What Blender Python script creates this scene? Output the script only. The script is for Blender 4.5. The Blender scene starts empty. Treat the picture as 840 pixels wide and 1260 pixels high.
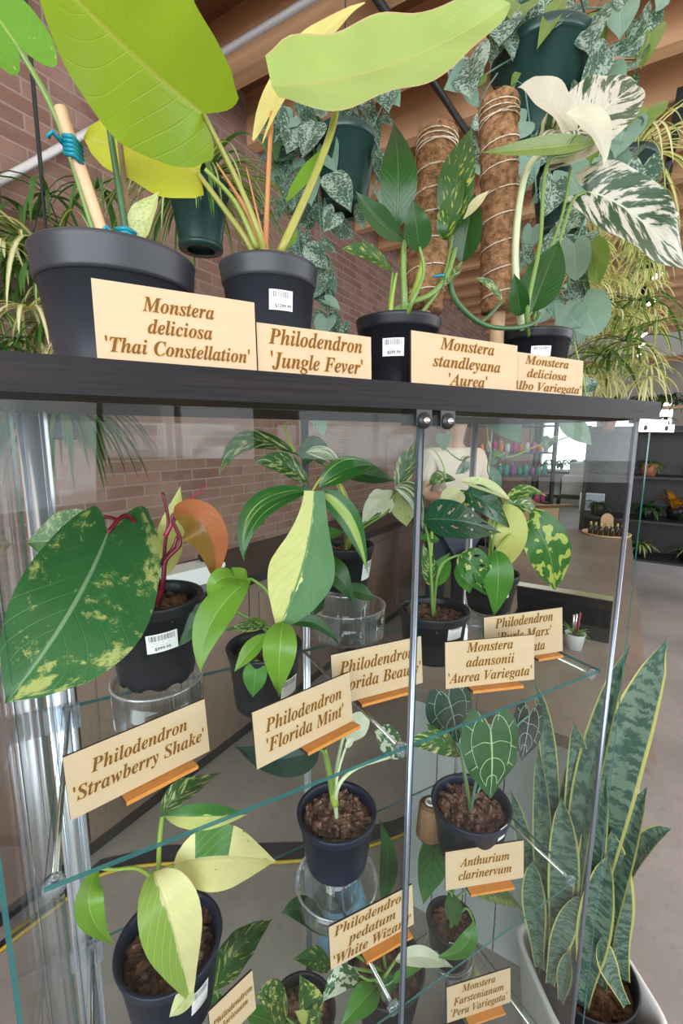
import bpy, bmesh, math, random
from mathutils import Vector, Matrix, noise as mnoise
SC = bpy.context.scene
COL = SC.collection
rnd = random.Random(7)
V = Vector
PI = math.pi

# ------------------------------------------------------------------ camera
F = 555.81                      # focal length in pixels of the 840x1260 frame
CAM = V((-.3114, -.3891, 1.5602))
def _basis(pitch, yaw, roll):
    p, y, r = map(math.radians, (pitch, yaw, roll))
    f = V((math.sin(y)*math.cos(p), math.cos(y)*math.cos(p), -math.sin(p)))
    rt = V((math.cos(y), -math.sin(y), 0)); up = rt.cross(f)
    return rt*math.cos(r)+up*math.sin(r), up*math.cos(r)-rt*math.sin(r), f
CR, CU, CF = _basis(9.228, 28.67, .268)
cd = bpy.data.cameras.new('camera'); co = bpy.data.objects.new('camera', cd); COL.objects.link(co)
cd.sensor_fit = 'VERTICAL'; cd.sensor_height = 36.0; cd.lens = 36.0*F/1260
cd.clip_start = .02; cd.clip_end = 60
co.matrix_world = Matrix(((CR.x, CU.x, -CF.x, CAM.x), (CR.y, CU.y, -CF.y, CAM.y), (CR.z, CU.z, -CF.z, CAM.z), (0, 0, 0, 1)))
SC.camera = co

# ------------------------------------------------------------------ world, exposure
SC.view_settings.view_transform = 'Standard'; SC.view_settings.look = 'None'
SC.view_settings.gamma = 1; SC.view_settings.use_curve_mapping = False
SC.view_settings.exposure = -.12
SC.cycles.max_bounces = 10; SC.cycles.transparent_max_bounces = 40
SC.cycles.glossy_bounces = 4; SC.cycles.diffuse_bounces = 4; SC.cycles.transmission_bounces = 4
SC.cycles.caustics_reflective = False; SC.cycles.caustics_refractive = False
SC.cycles.sample_clamp_indirect = 6; SC.cycles.use_denoising = True
wd = bpy.data.worlds.new('World'); SC.world = wd; wd.use_nodes = True
bg = wd.node_tree.nodes['Background']; bg.inputs[0].default_value = (.86, .94, 1.0, 1); bg.inputs[1].default_value = 3.6

# room frame: s runs along the brick wall, t from the wall toward the street windows
RS, RT = V((.866, .5, 0)), V((.5, -.866, 0))
RO = V((CAM.x, CAM.y, 0)) - RT*1.9
def W(s, t, z=0.): return RO + RS*s + RT*t + V((0, 0, z))
CEIL = 3.15

def area(name, loc, target, sx, sy, power, col=(1, 1, 1)):
    l = bpy.data.lights.new(name, 'AREA'); l.shape = 'RECTANGLE'; l.size = sx; l.size_y = sy; l.energy = power; l.color = col
    o = bpy.data.objects.new(name, l); COL.objects.link(o); o.location = loc
    o.rotation_euler = (V(target)-V(loc)).to_track_quat('-Z', 'Y').to_euler(); return o
area('window_daylight', W(2.2, 5.75, 2.1), W(1.5, 1.0, 1.9), 8.0, 1.9, 150, (.93, .97, 1.0))
area('side_window_daylight', W(-2.3, 2.8, 2.0), W(1.0, 1.6, 1.6), 4.2, 1.9, 140, (.9, .95, 1.0))
area('added_ceiling_fill', W(2.0, 2.4, 3.1), W(2.0, 2.4, 0), 7.0, 3.0, 60, (1.0, .93, .84))  # broad fill added to even out the room light, no real fitting

# ------------------------------------------------------------------ helpers
def ray(px, py): return CF + CR*((px-420)/F) - CU*((py-630)/F)
def P(px, py, y=None, z=None, d=None):
    """the point in the place that lies on the plane y, on the height z, or at the depth d"""
    v = ray(px, py)
    if d is None: d = (y-CAM.y)/v.y if y is not None else (z-CAM.z)/v.z
    return CAM + v*d
def depth(p): return (V(p)-CAM).dot(CF)
def proj(p):
    q = V(p)-CAM; d = q.dot(CF); return 420+F*q.dot(CR)/d, 630-F*q.dot(CU)/d

class MB:
    def __init__(s): s.v = []; s.f = []; s.u = []; s.m = []; s.sm = []
    def add(s, vs, fs, uv=None, m=0, smooth=False):
        b = len(s.v); s.v.extend(V(x) for x in vs)
        for f in fs:
            s.f.append([b+i for i in f]); s.m.append(m); s.sm.append(smooth)
            s.u.append([uv[i] if uv else (0., 0.) for i in f])
        return s
    def box(s, lo, hi, m=0, M=None, mats=None):
        """axis box; mats = materials of (-x,+x,-y,+y,-z,+z); UV in metres"""
        x0, y0, z0 = lo; x1, y1, z1 = hi
        q = [((x0,y1,z0),(x0,y0,z0),(x0,y0,z1),(x0,y1,z1)), ((x1,y0,z0),(x1,y1,z0),(x1,y1,z1),(x1,y0,z1)),
             ((x0,y0,z0),(x1,y0,z0),(x1,y0,z1),(x0,y0,z1)), ((x1,y1,z0),(x0,y1,z0),(x0,y1,z1),(x1,y1,z1)),
             ((x0,y1,z0),(x1,y1,z0),(x1,y0,z0),(x0,y0,z0)), ((x0,y0,z1),(x1,y0,z1),(x1,y1,z1),(x0,y1,z1))]
        co = [V((x, y, z)) for x in (x0, x1) for y in (y0, y1) for z in (z0, z1)]
        idx = {tuple(c): i for i, c in enumerate(co)}
        b = len(s.v); s.v.extend((M @ c if M else c) for c in co)
        for k, f in enumerate(q):
            s.f.append([b+idx[tuple(V(c))] for c in f]); s.m.append(mats[k] if mats else m); s.sm.append(False)
            a = k//2
            s.u.append([((c[1], c[2]) if a == 0 else (c[0], c[2]) if a == 1 else (c[0], c[1])) for c in f])
        return s
    def tube(s, pts, r, n=8, m=0, r1=None, cap=True, smooth=True):
        pts = [V(p) for p in pts]; N = len(pts); rings = []
        T0 = (pts[1]-pts[0]).normalized(); X = T0.orthogonal().normalized(); L = 0; b = len(s.v)
        vs, uv = [], []
        for i, p in enumerate(pts):
            T = (pts[min(i+1, N-1)]-pts[max(i-1, 0)]).normalized()
            X = (X - T*X.dot(T)).normalized(); Y = T.cross(X)
            rr = r if r1 is None else r + (r1-r)*i/(N-1)
            if callable(r): rr = r(i/(N-1))
            if i: L += (p-pts[i-1]).length
            for k in range(n):
                a = 2*PI*k/n; vs.append(p + X*(rr*math.cos(a)) + Y*(rr*math.sin(a))); uv.append((k/n, L))
        fs = [(i*n+k, i*n+(k+1) % n, (i+1)*n+(k+1) % n, (i+1)*n+k) for i in range(N-1) for k in range(n)]
        if cap: fs += [tuple(range(n-1, -1, -1)), tuple((N-1)*n+k for k in range(n))]
        return s.add(vs, fs, uv, m, smooth)
    def lathe(s, prof, c, n=40, m=0, smooth=True, mod=None, axis=None):
        """prof: list of (r,z[,material]); rings about the vertical through c"""
        c = V(c); vs, uv, fs = [], [], []
        Q = V((0, 0, 1)).rotation_difference(V(axis)) if axis else None
        for i, p in enumerate(prof):
            for k in range(n):
                a = 2*PI*k/n; r, z = p[0], p[1]
                if mod: r, z = mod(i, a, r, z)
                q = V((r*math.cos(a), r*math.sin(a), z))
                vs.append(c + (Q @ q if Q else q)); uv.append((k/n, i/len(prof)))
        for i in range(len(prof)-1):
            for k in range(n): fs.append((i*n+k, i*n+(k+1) % n, (i+1)*n+(k+1) % n, (i+1)*n+k))
        return s.add(vs, fs, uv, m, smooth)
    def disc(s, c, r, n=32, m=0, up=True):
        c = V(c); vs = [c + V((r*math.cos(2*PI*k/n), r*math.sin(2*PI*k/n), 0)) for k in range(n)]
        return s.add(vs, [tuple(range(n)) if up else tuple(range(n-1, -1, -1))], [(.5+v.x-c.x, .5+v.y-c.y) for v in vs], m)
    def build(s, name, mats, parent=None, origin=None):
        me = bpy.data.meshes.new(name)
        o0 = V(origin) if origin is not None else (V(parent['_o']) if parent is not None and '_o' in parent else V())
        me.from_pydata([tuple(v-o0) for v in s.v], [], s.f)
        if not isinstance(mats, (list, tuple)): mats = [mats]
        for q in mats: me.materials.append(q)
        me.polygons.foreach_set('material_index', s.m); me.polygons.foreach_set('use_smooth', s.sm)
        ul = me.uv_layers.new(name='UVMap'); flat = []
        for f in s.u:
            for c in f: flat.extend((c[0], c[1]))
        ul.data.foreach_set('uv', flat); me.update()
        o = bpy.data.objects.new(name, me); COL.objects.link(o)
        if parent is not None: o.parent = parent; o['_o'] = parent['_o']
        else: o.location = o0; o['_o'] = tuple(o0)
        return o

def tag(o, label=None, cat=None, group=None, kind=None):
    for k, v in (('label', label), ('category', cat), ('group', group), ('kind', kind)):
        if v: o[k] = v
    return o
def thing(name, loc, label, cat, group=None):
    o = bpy.data.objects.new(name, None); COL.objects.link(o); o.location = loc; o['_o'] = tuple(loc); o.empty_display_size = .02
    return tag(o, label, cat, group)
def struct(name, mb, mats):
    return tag(mb.build(name, mats), kind='structure')
def smoothpath(pts, n=6):
    pts = [V(p) for p in pts]; out = []
    for i in range(len(pts)-1):
        a, b, c, d = pts[max(i-1, 0)], pts[i], pts[i+1], pts[min(i+2, len(pts)-1)]
        for k in range(n):
            t = k/n; out.append(.5*((2*b)+(c-a)*t+(2*a-5*b+4*c-d)*t*t+(3*b-a-3*c+d)*t**3))
    return out+[pts[-1]]

# ------------------------------------------------------------------ materials
class X:
    """tiny arithmetic on shader sockets"""
    def __init__(s, nt, so): s.nt = nt; s.so = so
    def _m(s, op, *a):
        n = s.nt.nodes.new('ShaderNodeMath'); n.operation = op
        for i, q in enumerate((s,)+a):
            if isinstance(q, X): s.nt.links.new(q.so, n.inputs[i])
            else: n.inputs[i].default_value = q
        return X(s.nt, n.outputs[0])
    def __add__(s, o): return s._m('ADD', o)
    def __sub__(s, o): return s._m('SUBTRACT', o)
    def __mul__(s, o): return s._m('MULTIPLY', o)
    def abs(s): return s._m('ABSOLUTE')
    def fract(s): return s._m('FRACT')
    def max(s, o): return s._m('MAXIMUM', o)
    def min(s, o): return s._m('MINIMUM', o)
    def pow(s, o): return s._m('POWER', o)
    def step(s, a, b):
        n = s.nt.nodes.new('ShaderNodeMapRange'); n.interpolation_type = 'SMOOTHSTEP'
        s.nt.links.new(s.so, n.inputs[0]); n.inputs[1].default_value = a; n.inputs[2].default_value = b
        return X(s.nt, n.outputs[0])
class NT:
    def __init__(s, name):
        s.mat = bpy.data.materials.new(name); s.mat.use_nodes = True; s.nt = s.mat.node_tree; s.N = s.nt.nodes
        s.b = s.N['Principled BSDF']; s.out = s.N['Material Output']
    def new(s, t): return s.N.new(t)
    def link(s, a, b): s.nt.links.new(a.so if isinstance(a, X) else a, b)
    def uv(s):
        t = s.new('ShaderNodeUVMap'); t.uv_map = 'UVMap'; p = s.new('ShaderNodeSeparateXYZ'); s.link(t.outputs[0], p.inputs[0])
        return X(s.nt, p.outputs[0]), X(s.nt, p.outputs[1])
    def obj(s): return s.new('ShaderNodeTexCoord').outputs['Object']
    def rand(s): return X(s.nt, s.new('ShaderNodeObjectInfo').outputs['Random'])
    def vec(s, x, y, z=0.):
        n = s.new('ShaderNodeCombineXYZ')
        for i, q in enumerate((x, y, z)):
            if isinstance(q, X): s.link(q, n.inputs[i])
            else: n.inputs[i].default_value = q
        return n.outputs[0]
    def noise(s, vec, scale, detail=3, rough=.55, w=None):
        n = s.new('ShaderNodeTexNoise'); n.inputs['Scale'].default_value = scale; n.inputs['Detail'].default_value = detail; n.inputs['Roughness'].default_value = rough
        if w is not None: n.noise_dimensions = '4D'; s.link(w, n.inputs['W'])
        s.link(vec, n.inputs['Vector']); return X(s.nt, n.outputs[0])
    def mix(s, f, a, b):
        n = s.new('ShaderNodeMix'); n.data_type = 'RGBA'
        for k, q in ((0, f), (6, a), (7, b)):
            if isinstance(q, X): s.link(q, n.inputs[k])
            elif isinstance(q, (int, float)): n.inputs[k].default_value = q
            elif isinstance(q, tuple): n.inputs[k].default_value = (*q, 1)
            else: s.link(q, n.inputs[k])
        return n.outputs[2]
    def set(s, col=None, rough=None, metal=None, spec=None, bump=None, bs=.3, bd=.002, **kw):
        if col is not None:
            if isinstance(col, tuple): s.b.inputs['Base Color'].default_value = (*col, 1)
            else: s.link(col, s.b.inputs['Base Color'])
        for k, q in (('Roughness', rough), ('Metallic', metal), ('Specular IOR Level', spec)):
            if q is None: continue
            if isinstance(q, X): s.link(q, s.b.inputs[k])
            else: s.b.inputs[k].default_value = q
        if bump is not None:
            n = s.new('ShaderNodeBump'); n.inputs['Strength'].default_value = bs; n.inputs['Distance'].default_value = bd
            s.link(bump, n.inputs['Height']); s.link(n.outputs[0], s.b.inputs['Normal'])
        return s.mat
def plain(name, col, rough=.5, metal=0., spec=.5, var=0., scale=30, bs=.0):
    n = NT(name)
    if var or bs:
        k = n.noise(n.obj(), scale, 4)
        c = n.mix(k, tuple(x*(1-var) for x in col), tuple(min(1, x*(1+var)) for x in col))
        return n.set(c, rough, metal, spec, bump=k if bs else None, bs=bs)
    return n.set(col, rough, metal, spec)
def emit(name, col, st):
    n = NT(name); n.set((0, 0, 0), .5); n.b.inputs['Emission Color'].default_value = (*col, 1); n.b.inputs['Emission Strength'].default_value = st
    return n.mat
def clear(name, tint=(1, 1, 1), lo=.045, hi=1.0, pw=4.0, rough=.0, haze=0.0, hazecol=(.8, .85, .9)):
    """thin clear pane: see-through with a mirror share that grows toward grazing angles"""
    n = NT(name); N = n.N; N.remove(n.b)
    lw = n.new('ShaderNodeLayerWeight'); lw.inputs[0].default_value = .5
    f = X(n.nt, lw.outputs['Facing']).pow(pw)*(hi-lo)+lo
    tr = n.new('ShaderNodeBsdfTransparent'); tr.inputs[0].default_value = (*tint, 1)
    gl = n.new('ShaderNodeBsdfGlossy'); gl.inputs['Roughness'].default_value = rough
    mx = n.new('ShaderNodeMixShader'); n.link(f, mx.inputs[0]); n.link(tr.outputs[0], mx.inputs[1]); n.link(gl.outputs[0], mx.inputs[2])
    last = mx
    if haze:
        df = n.new('ShaderNodeBsdfDiffuse'); df.inputs[0].default_value = (*hazecol, 1)
        m2 = n.new('ShaderNodeMixShader'); m2.inputs[0].default_value = haze
        n.link(mx.outputs[0], m2.inputs[1]); n.link(df.outputs[0], m2.inputs[2]); last = m2
    n.link(last.outputs[0], n.out.inputs[0]); return n.mat

def leafmat(name, c1, c2=None, mode='plain', thr=.5, soft=.03, scale=4., vein=None, va=.0, nlat=9., vk=3., vw=.06, mid=None, rough=.34, trans=.22, under=None, tcol=None, edge=None, edgew=.08):
    if vein is None and mode not in ('zig', 'center', 'stripe'): vein, va = tuple(min(1, x*1.45+.008) for x in c1), .24
    n = NT(name); u, v = n.uv(); a = (u-.5).abs(); r = n.rand()*37.
    low = n.noise(n.obj(), 22, 2)
    base = n.mix(low, tuple(x*.78 for x in c1), tuple(x*1.18 for x in c1))
    if c2:
        if mode == 'speck':    m = n.noise(n.vec(u*1., v*2.), scale*2.2, 5, .7, r)*.75 + n.noise(n.vec(u, v), 2.2, 1, .5, r)*.25
        elif mode == 'marble': m = n.noise(n.vec(u*.8, (v-a*.55)*3.2), scale, 4, .65, r)
        elif mode == 'stripe': m = n.noise(n.vec(u*5., v*.35), scale, 3, .6, r)
        elif mode == 'half':   m = (u-.5)*1.6+.5 + (n.noise(n.vec(u*2, v*3), scale, 4, .6, r)-.5)*.7
        elif mode == 'sector': m = n.noise(n.vec(u.step(.49, .51)*3.1, v*1.1), scale, 1, .4, r)
        elif mode == 'zig':    m = n.noise(n.vec(u*2.2, (v+(n.noise(n.vec(u*6., v*2.), 1., 2, .5, r)-.5)*.05)*52.), scale, 3, .6, r)
        elif mode == 'block':  m = v.step(.20, .24)*v.step(.56, .52)*u.step(.515, .495) + (n.noise(n.vec(u*2, v*3), scale, 2, .5, r)).step(.70, .72)
        elif mode == 'patch':  m = n.noise(n.vec(u*1.3, v*2.1), scale, 2, .45, r)
        elif mode == 'blot':   m = n.noise(n.vec(u*1.6, v*3.), scale*1.6, 5, .72, r)*.5 + n.noise(n.vec(u*1.1, v*1.6), 2.4, 2, .5, r)*.35 + (u-.5)*-.05 + .075
        elif mode == 'band':   m = n.noise(n.vec(u*1.2, v*9.), scale, 4, .65, r)
        elif mode == 'center': m = (a*-2.)+1. + (n.noise(n.vec(u*3, v*1.), scale, 3, .6, r)-.5)*.5
        m = m.step(thr-soft, thr+soft)
        k2 = n.noise(n.obj(), 60, 2)
        base = n.mix(m, base, n.mix(k2, tuple(x*.9 for x in c2), tuple(min(1, x*1.08) for x in c2)))
    if edge: base = n.mix(a.step(.5-edgew, .5-edgew*.6), base, edge)
    hgt = a.step(0., .05)
    if vein and va:
        q = ((v-a*(vk/nlat*2.0))*nlat).fract(); q = (q-.5).abs()
        lat = q.step(vw, 0.)
        base = n.mix(lat*va, base, vein); hgt = hgt - lat*.35
    if mid: base = n.mix(a.step(.022, .008), base, mid)
    if under:
        g = n.new('ShaderNodeNewGeometry'); base = n.mix(X(n.nt, g.outputs['Backfacing']), base, under)
    n.set(base, rough, 0, .45, bump=hgt, bs=.25, bd=.003)
    tr = n.new('ShaderNodeBsdfTranslucent')
    if tcol: tr.inputs[0].default_value = (*tcol, 1)
    else:
        mm = n.new('ShaderNodeMix'); mm.data_type = 'RGBA'; mm.blend_type = 'MULTIPLY'; mm.inputs[0].default_value = 1
        n.link(base, mm.inputs[6]); mm.inputs[7].default_value = (1.6, 1.6, .9, 1); n.link(mm.outputs[2], tr.inputs[0])
    mx = n.new('ShaderNodeMixShader'); mx.inputs[0].default_value = trans
    n.link(n.b.outputs[0], mx.inputs[1]); n.link(tr.outputs[0], mx.inputs[2]); n.link(mx.outputs[0], n.out.inputs[0])
    return n.mat

# ------------------------------------------------------------------ leaves
def tab(*p):
    def f(t):
        for i in range(len(p)-1):
            if t <= p[i+1][0]:
                (a, x), (b, y) = p[i], p[i+1]; k = (t-a)/(b-a)
                xm = p[i-1][1] if i else x; ym = p[i+2][1] if i+2 < len(p) else y
                return max(0, .5*(2*x+(y-xm)*k+(2*xm-5*x+4*y-ym)*k*k+(3*x-xm-3*y+ym)*k**3))
        return p[-1][1]
    return f
SHAPE = {
 'lance':  (tab((0, .05), (.08, .42), (.2, .78), (.38, 1), (.55, .94), (.72, .66), (.87, .3), (1, 0)), 0),
 'ovate':  (tab((0, .1), (.06, .55), (.18, .9), (.35, 1), (.55, .88), (.75, .55), (.9, .2), (1, 0)), 0),
 'heart':  (tab((0, .66), (.08, .9), (.2, 1), (.35, .97), (.5, .85), (.65, .64), (.8, .38), (.92, .15), (1, 0)), .3),
 'arrow':  (tab((0, .5), (.08, .72), (.2, .9), (.4, 1), (.6, .92), (.78, .66), (.92, .28), (1, 0)), .3),
 'round':  (tab((0, .6), (.1, .88), (.25, 1), (.5, .98), (.7, .82), (.85, .58), (.95, .3), (1, 0)), .15),
 'strap':  (tab((0, .6), (.15, .85), (.4, 1), (.7, .82), (.9, .4), (1, 0)), 0),
 'sword':  (tab((0, .42), (.2, .6), (.5, 1), (.72, .95), (.9, .55), (1, 0)), 0),
 'lobe':   (tab((0, .32), (.15, .42), (.3, .62), (.5, .95), (.62, 1), (.78, .76), (.9, .38), (1, 0)), 0),
}
def leaf(M, base, tip, w, shape='ovate', n=None, arch=.05, mid=None, fold=.18, wave=.018, wn=2.3, nv=16, nu=8, m=0, cup=0., roll=0., twist=0., hole=None, back=None, seed=0., asym=0.):
    base, tip = V(base), V(tip); L = (tip-base).length
    if n is None:
        c = (CAM-(base+tip)/2).normalized(); n = c*1.0+V((0, 0, .55))
    n = V(n).normalized(); T = (tip-base).normalized()
    nn = n-T*n.dot(T)
    if nn.length < 1e-3: nn = T.orthogonal()
    nn.normalize()
    c = (V(mid)*2-(base+tip)/2) if mid is not None else (base+tip)/2 + nn*(2*arch*L)
    prof, bk = SHAPE[shape]; bk = bk if back is None else back
    vs, uv, fs = [], [], []
    for i in range(nv+1):
        t = i/nv; C = base*(1-t)**2 + c*(2*t*(1-t)) + tip*t*t
        Tn = ((c-base)*(2*(1-t)) + (tip-c)*(2*t)).normalized()
        N = nn-Tn*nn.dot(Tn)
        N.normalize(); S = Tn.cross(N)
        ang = roll+twist*t
        if ang: S, N = S*math.cos(ang)+N*math.sin(ang), N*math.cos(ang)-S*math.sin(ang)
        hw0 = prof(t)*w/2; b0 = bk*L*max(0, 1-t/.5)**2
        for j in range(nu+1):
            q = -1+2*j/nu; aq = abs(q); k_ = 1+asym*(1 if q > 0 else -1); hw = hw0*k_; b = b0*max(0, 1+2.6*asym*(1 if q > 0 else -1))
            lift = hw*(fold*aq - cup*aq*aq) + (w*wave*aq*math.sin(wn*2*PI*t+seed+(1.3 if q > 0 else 0)) if wave else 0)
            vs.append(C + S*(hw*q) + N*lift - Tn*(b*math.sin(PI*.6*aq)))
            uv.append((.5+.5*q, t))
    W1 = nu+1
    for i in range(nv):
        for j in range(nu):
            if hole and hole((j+.5)/nu*2-1, (i+.5)/nv): continue
            fs.append((i*W1+j, i*W1+j+1, (i+1)*W1+j+1, (i+1)*W1+j))
    M.add(vs, fs, uv, m, True); return L

# ------------------------------------------------------------------ material set
m_black_pot = plain('black_pot_plastic', (.012, .013, .017), .4, spec=.38, var=.25, scale=40)
m_grey_pot = plain('grey_black_pot_plastic', (.030, .032, .040), .42, spec=.5, var=.15, scale=30)
m_blue_pot = plain('navy_pot_plastic', (.010, .014, .034), .42, spec=.4, var=.2, scale=40)
m_green_pot = plain('green_basket_plastic', (.015, .05, .045), .3, var=.2, scale=12)
m_ply = None
def _ply():
    n = NT('plywood_face'); u, v = n.uv()
    k = n.noise(n.vec(u*12., v*160.), 1., 3); b = n.noise(n.vec(u*30., v*30.), 1., 2)
    c = n.mix(k, (.50, .365, .22), (.61, .465, .305)); c = n.mix(b, c, (.57, .43, .275))
    return n.set(c, .6, 0, .25)
m_ply = _ply()
m_char = plain('laser_charred_edge', (.035, .015, .008), .8)
m_engrave = plain('engraved_lettering', (.17, .075, .018), .7, spec=.2)
m_scorch = plain('scorched_halo', (.70, .46, .18), .65, spec=.2)
m_base = plain('orange_varnished_wood', (.62, .24, .04), .5, var=.25, scale=60)
def _bark(name, c1, c2, c3):
    n = NT(name); a = n.noise(n.obj(), 55, 3); b = n.noise(n.obj(), 170, 3)
    c = n.mix(a.step(.35, .62), c1, c2); c = n.mix(b.step(.58, .75), c, c3)
    return n.set(c, .85, bump=b, bs=.5, bd=.003)
m_bark = _bark('bark_chips', (.035, .018, .011), (.17, .085, .047), (.32, .2, .13))
m_bark2 = _bark('clay_bark_chips', (.06, .03, .02), (.25, .13, .085), (.45, .33, .27))
def _label():
    n = NT('barcode_label'); u, v = n.uv()
    bars = n.noise(n.vec(u*46., 0.), 1., 1).step(.49, .51)
    reg = v.step(.62, .63)*v.step(.93, .92)*u.step(.08, .09)*u.step(.92, .91)
    txt = n.noise(n.vec(u*60., v*9.), 1., 1).step(.5, .56)
    reg2 = (v.step(.34, .36)*v.step(.42, .4) + v.step(.47, .48)*v.step(.55, .54))*u.step(.08, .1)*u.step(.8, .76)
    c = n.mix(bars*reg, (.82, .82, .82), (.03, .03, .03)); c = n.mix(txt*reg2*.6, c, (.25, .25, .25))
    return n.set(c, .45)
m_label = _label(); m_ink = plain('label_ink', (.03, .03, .03), .6)
m_glass = clear('clear_pane_glass', (.962, .985, .978), .010, .6, 5.)
m_edge = None
def _edge():
    n = NT('green_glass_edge'); n.set((.03, .14, .14), .12, 0, .6)
    tr = n.new('ShaderNodeBsdfTransparent'); tr.inputs[0].default_value = (.25, .5, .5, 1)
    mx = n.new('ShaderNodeMixShader'); mx.inputs[0].default_value = .3
    n.link(n.b.outputs[0], mx.inputs[1]); n.link(tr.outputs[0], mx.inputs[2]); n.link(mx.outputs[0], n.out.inputs[0]); return n.mat
m_edge = _edge()
m_acr = clear('clear_acrylic', (.95, .97, .985), .05, .9, 2.2, .03, .03)
m_acr_edge = clear('acrylic_lip', (.9, .93, .95), .35, .95, 1.5, .08, .25)
m_seal = clear('clear_plastic_seal', (.86, .9, .95), .14, .9, 1.6, .08, .12, (.75, .82, .95))
m_alu = plain('brushed_aluminium', (.80, .83, .90), .33, .9)
m_rod = plain('grey_steel_rod', (.30, .33, .42), .32, .85)
m_steel = plain('bright_steel', (.75, .75, .76), .25, 1.)
m_blkplastic = plain('black_hinge_plastic', (.012, .012, .014), .4)
def _board():
    n = NT('black_brown_wood_veneer'); o = n.obj(); p = n.new('ShaderNodeSeparateXYZ'); n.link(o, p.inputs[0])
    x, y, z = (X(n.nt, q) for q in p.outputs)
    k = n.noise(n.vec(x*9., y*120., z*330.), 1., 4, .6); q = n.noise(n.vec(x*40., y*300., z*700.), 1., 2)
    c = n.mix(k.step(.3, .75), (.006, .005, .006), (.020, .015, .018)); return n.set(c, k*.25+.4, 0, .22, bump=q, bs=.25, bd=.001)
m_board = _board()
def _coir():
    n = NT('coconut_coir'); o = n.obj(); a = n.noise(o, 90, 5, .7); b = n.noise(o, 420, 3, .7)
    c = n.mix(a.step(.3, .7), (.17, .085, .04), (.52, .30, .155)); c = n.mix(b.step(.55, .75), c, (.5, .31, .16))
    return n.set(c, .9, 0, .1, bump=b, bs=.9, bd=.004)
m_coir = _coir()
m_twine = plain('cream_string', (.66, .56, .44), .8)
m_stake = plain('pale_wood_stake', (.66, .43, .25), .6, var=.2, scale=25)
m_darkstake = plain('weathered_wood_stake', (.26, .17, .1), .7, var=.25, scale=25)
m_teal = plain('teal_plastic_tie', (.0, .25, .33), .35)
def _jute():
    n = NT('brown_jute_twine'); u, v = n.uv(); k = ((v*60.)+(u*2.)).fract(); q = n.noise(n.obj(), 240, 3)
    c = n.mix(q, (.16, .085, .04), (.38, .24, .13)); return n.set(c, .9, 0, .1, bump=k+q, bs=.8, bd=.002)
m_jute = _jute(); m_white = plain('white_plastic', (.8, .8, .8), .4)

# leaf materials -----------------------------------------------------
G = dict
l_lime_under = leafmat('chartreuse_leaf', (.17, .37, .018), vein=(.30, .46, .06), va=.22, nlat=9, vk=3, mid=(.38, .44, .09), trans=.42, tcol=(.55, .75, .05))
l_yellow = leafmat('yellow_green_leaf', (.55, .62, .04), vein=(.52, .58, .10), va=.2, nlat=9, vk=3, mid=(.62, .48, .10), trans=.35, tcol=(.85, .8, .1))
l_lime_top = leafmat('pale_lime_leaf', (.34, .46, .13), vein=(.45, .56, .2), va=.2, mid=(.42, .44, .15), trans=.3, tcol=(.55, .7, .1), edge=(.55, .42, .22), edgew=.02)
l_cream_new = leafmat('pale_yellow_new_leaf', (.72, .66, .24), trans=.35, mid=(.6, .5, .2))
l_thai = leafmat('speckled_monstera_leaf', (.13, .33, .03), (.5, .58, .2), 'speck', .62, .04, 5., mid=(.3, .45, .12), trans=.35)
l_thai_pale = leafmat('pale_speckled_leaf', (.30, .42, .10), (.58, .62, .28), 'speck', .45, .08, 5., trans=.3)
l_dark = leafmat('dark_green_leaf', (.022, .085, .018), mid=(.07, .16, .05), vein=(.05, .13, .03), va=.3, nlat=14, rough=.3)
l_dark_y = leafmat('green_leaf_yellow_dashes', (.028, .10, .02), (.42, .42, .09), 'marble', .585, .03, 5., mid=(.06, .15, .04))
l_dark_c = leafmat('green_leaf_cream_streaks', (.035, .12, .025), (.55, .56, .25), 'marble', .55, .04, 4., mid=(.10, .2, .07))
l_cream = leafmat('cream_leaf', (.72, .68, .40), (.42, .5, .16), 'marble', .64, .05, 3., trans=.3)
l_white = leafmat('white_leaf', (.60, .58, .48), (.30, .42, .12), 'stripe', .66, .06, 3., trans=.3, vein=(.82, .8, .7), va=.3)
l_albo = leafmat('white_marbled_leaf', (.035, .085, .038), (.58, .56, .48), 'marble', .49, .03, 3.4, mid=(.6, .62, .5), rough=.3)
l_albo2 = leafmat('half_white_marbled_leaf', (.05, .11, .06), (.62, .64, .56), 'stripe', .5, .05, 3.2, mid=(.5, .55, .42))
l_olive = leafmat('olive_green_leaf', (.16, .25, .05), vein=(.2, .3, .08), va=.3, mid=(.3, .36, .12))
l_straw = leafmat('cream_spattered_leaf', (.040, .15, .045), (.42, .46, .15), 'blot', .55, .03, 2.8, mid=(.22, .36, .20), rough=.27, trans=.12)
l_straw2 = leafmat('cream_flecked_leaf', (.07, .17, .05), (.42, .45, .16), 'speck', .57, .05, 3.4, mid=(.3, .42, .2), rough=.27)
l_rust = leafmat('orange_rust_leaf', (.42, .13, .05), (.20, .11, .02), 'half', .5, .14, 1.5, mid=(.3, .1, .04), rough=.3, trans=.18, tcol=(.8, .25, .08))
l_burg = plain('burgundy_stem', (.16, .010, .025), .35, var=.3, scale=20)
l_pinkspear = plain('pink_leaf_spear', (.36, .02, .06), .35, var=.3, scale=20)
l_mint = leafmat('lime_green_leaf', (.17, .34, .035), mid=(.34, .48, .12), vein=(.24, .42, .07), va=.3, trans=.3, rough=.3)
l_mint2 = leafmat('mid_green_leaf', (.07, .22, .03), mid=(.2, .36, .09), vein=(.11, .27, .05), va=.3)
l_half = leafmat('half_cream_leaf', (.045, .17, .028), (.66, .66, .24), 'half', .5, .03, 2.4, mid=(.1, .24, .06))
l_half_r = leafmat('half_green_leaf', (.66, .66, .26), (.07, .20, .04), 'half', .52, .03, 2.0, mid=(.55, .56, .22))
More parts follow.
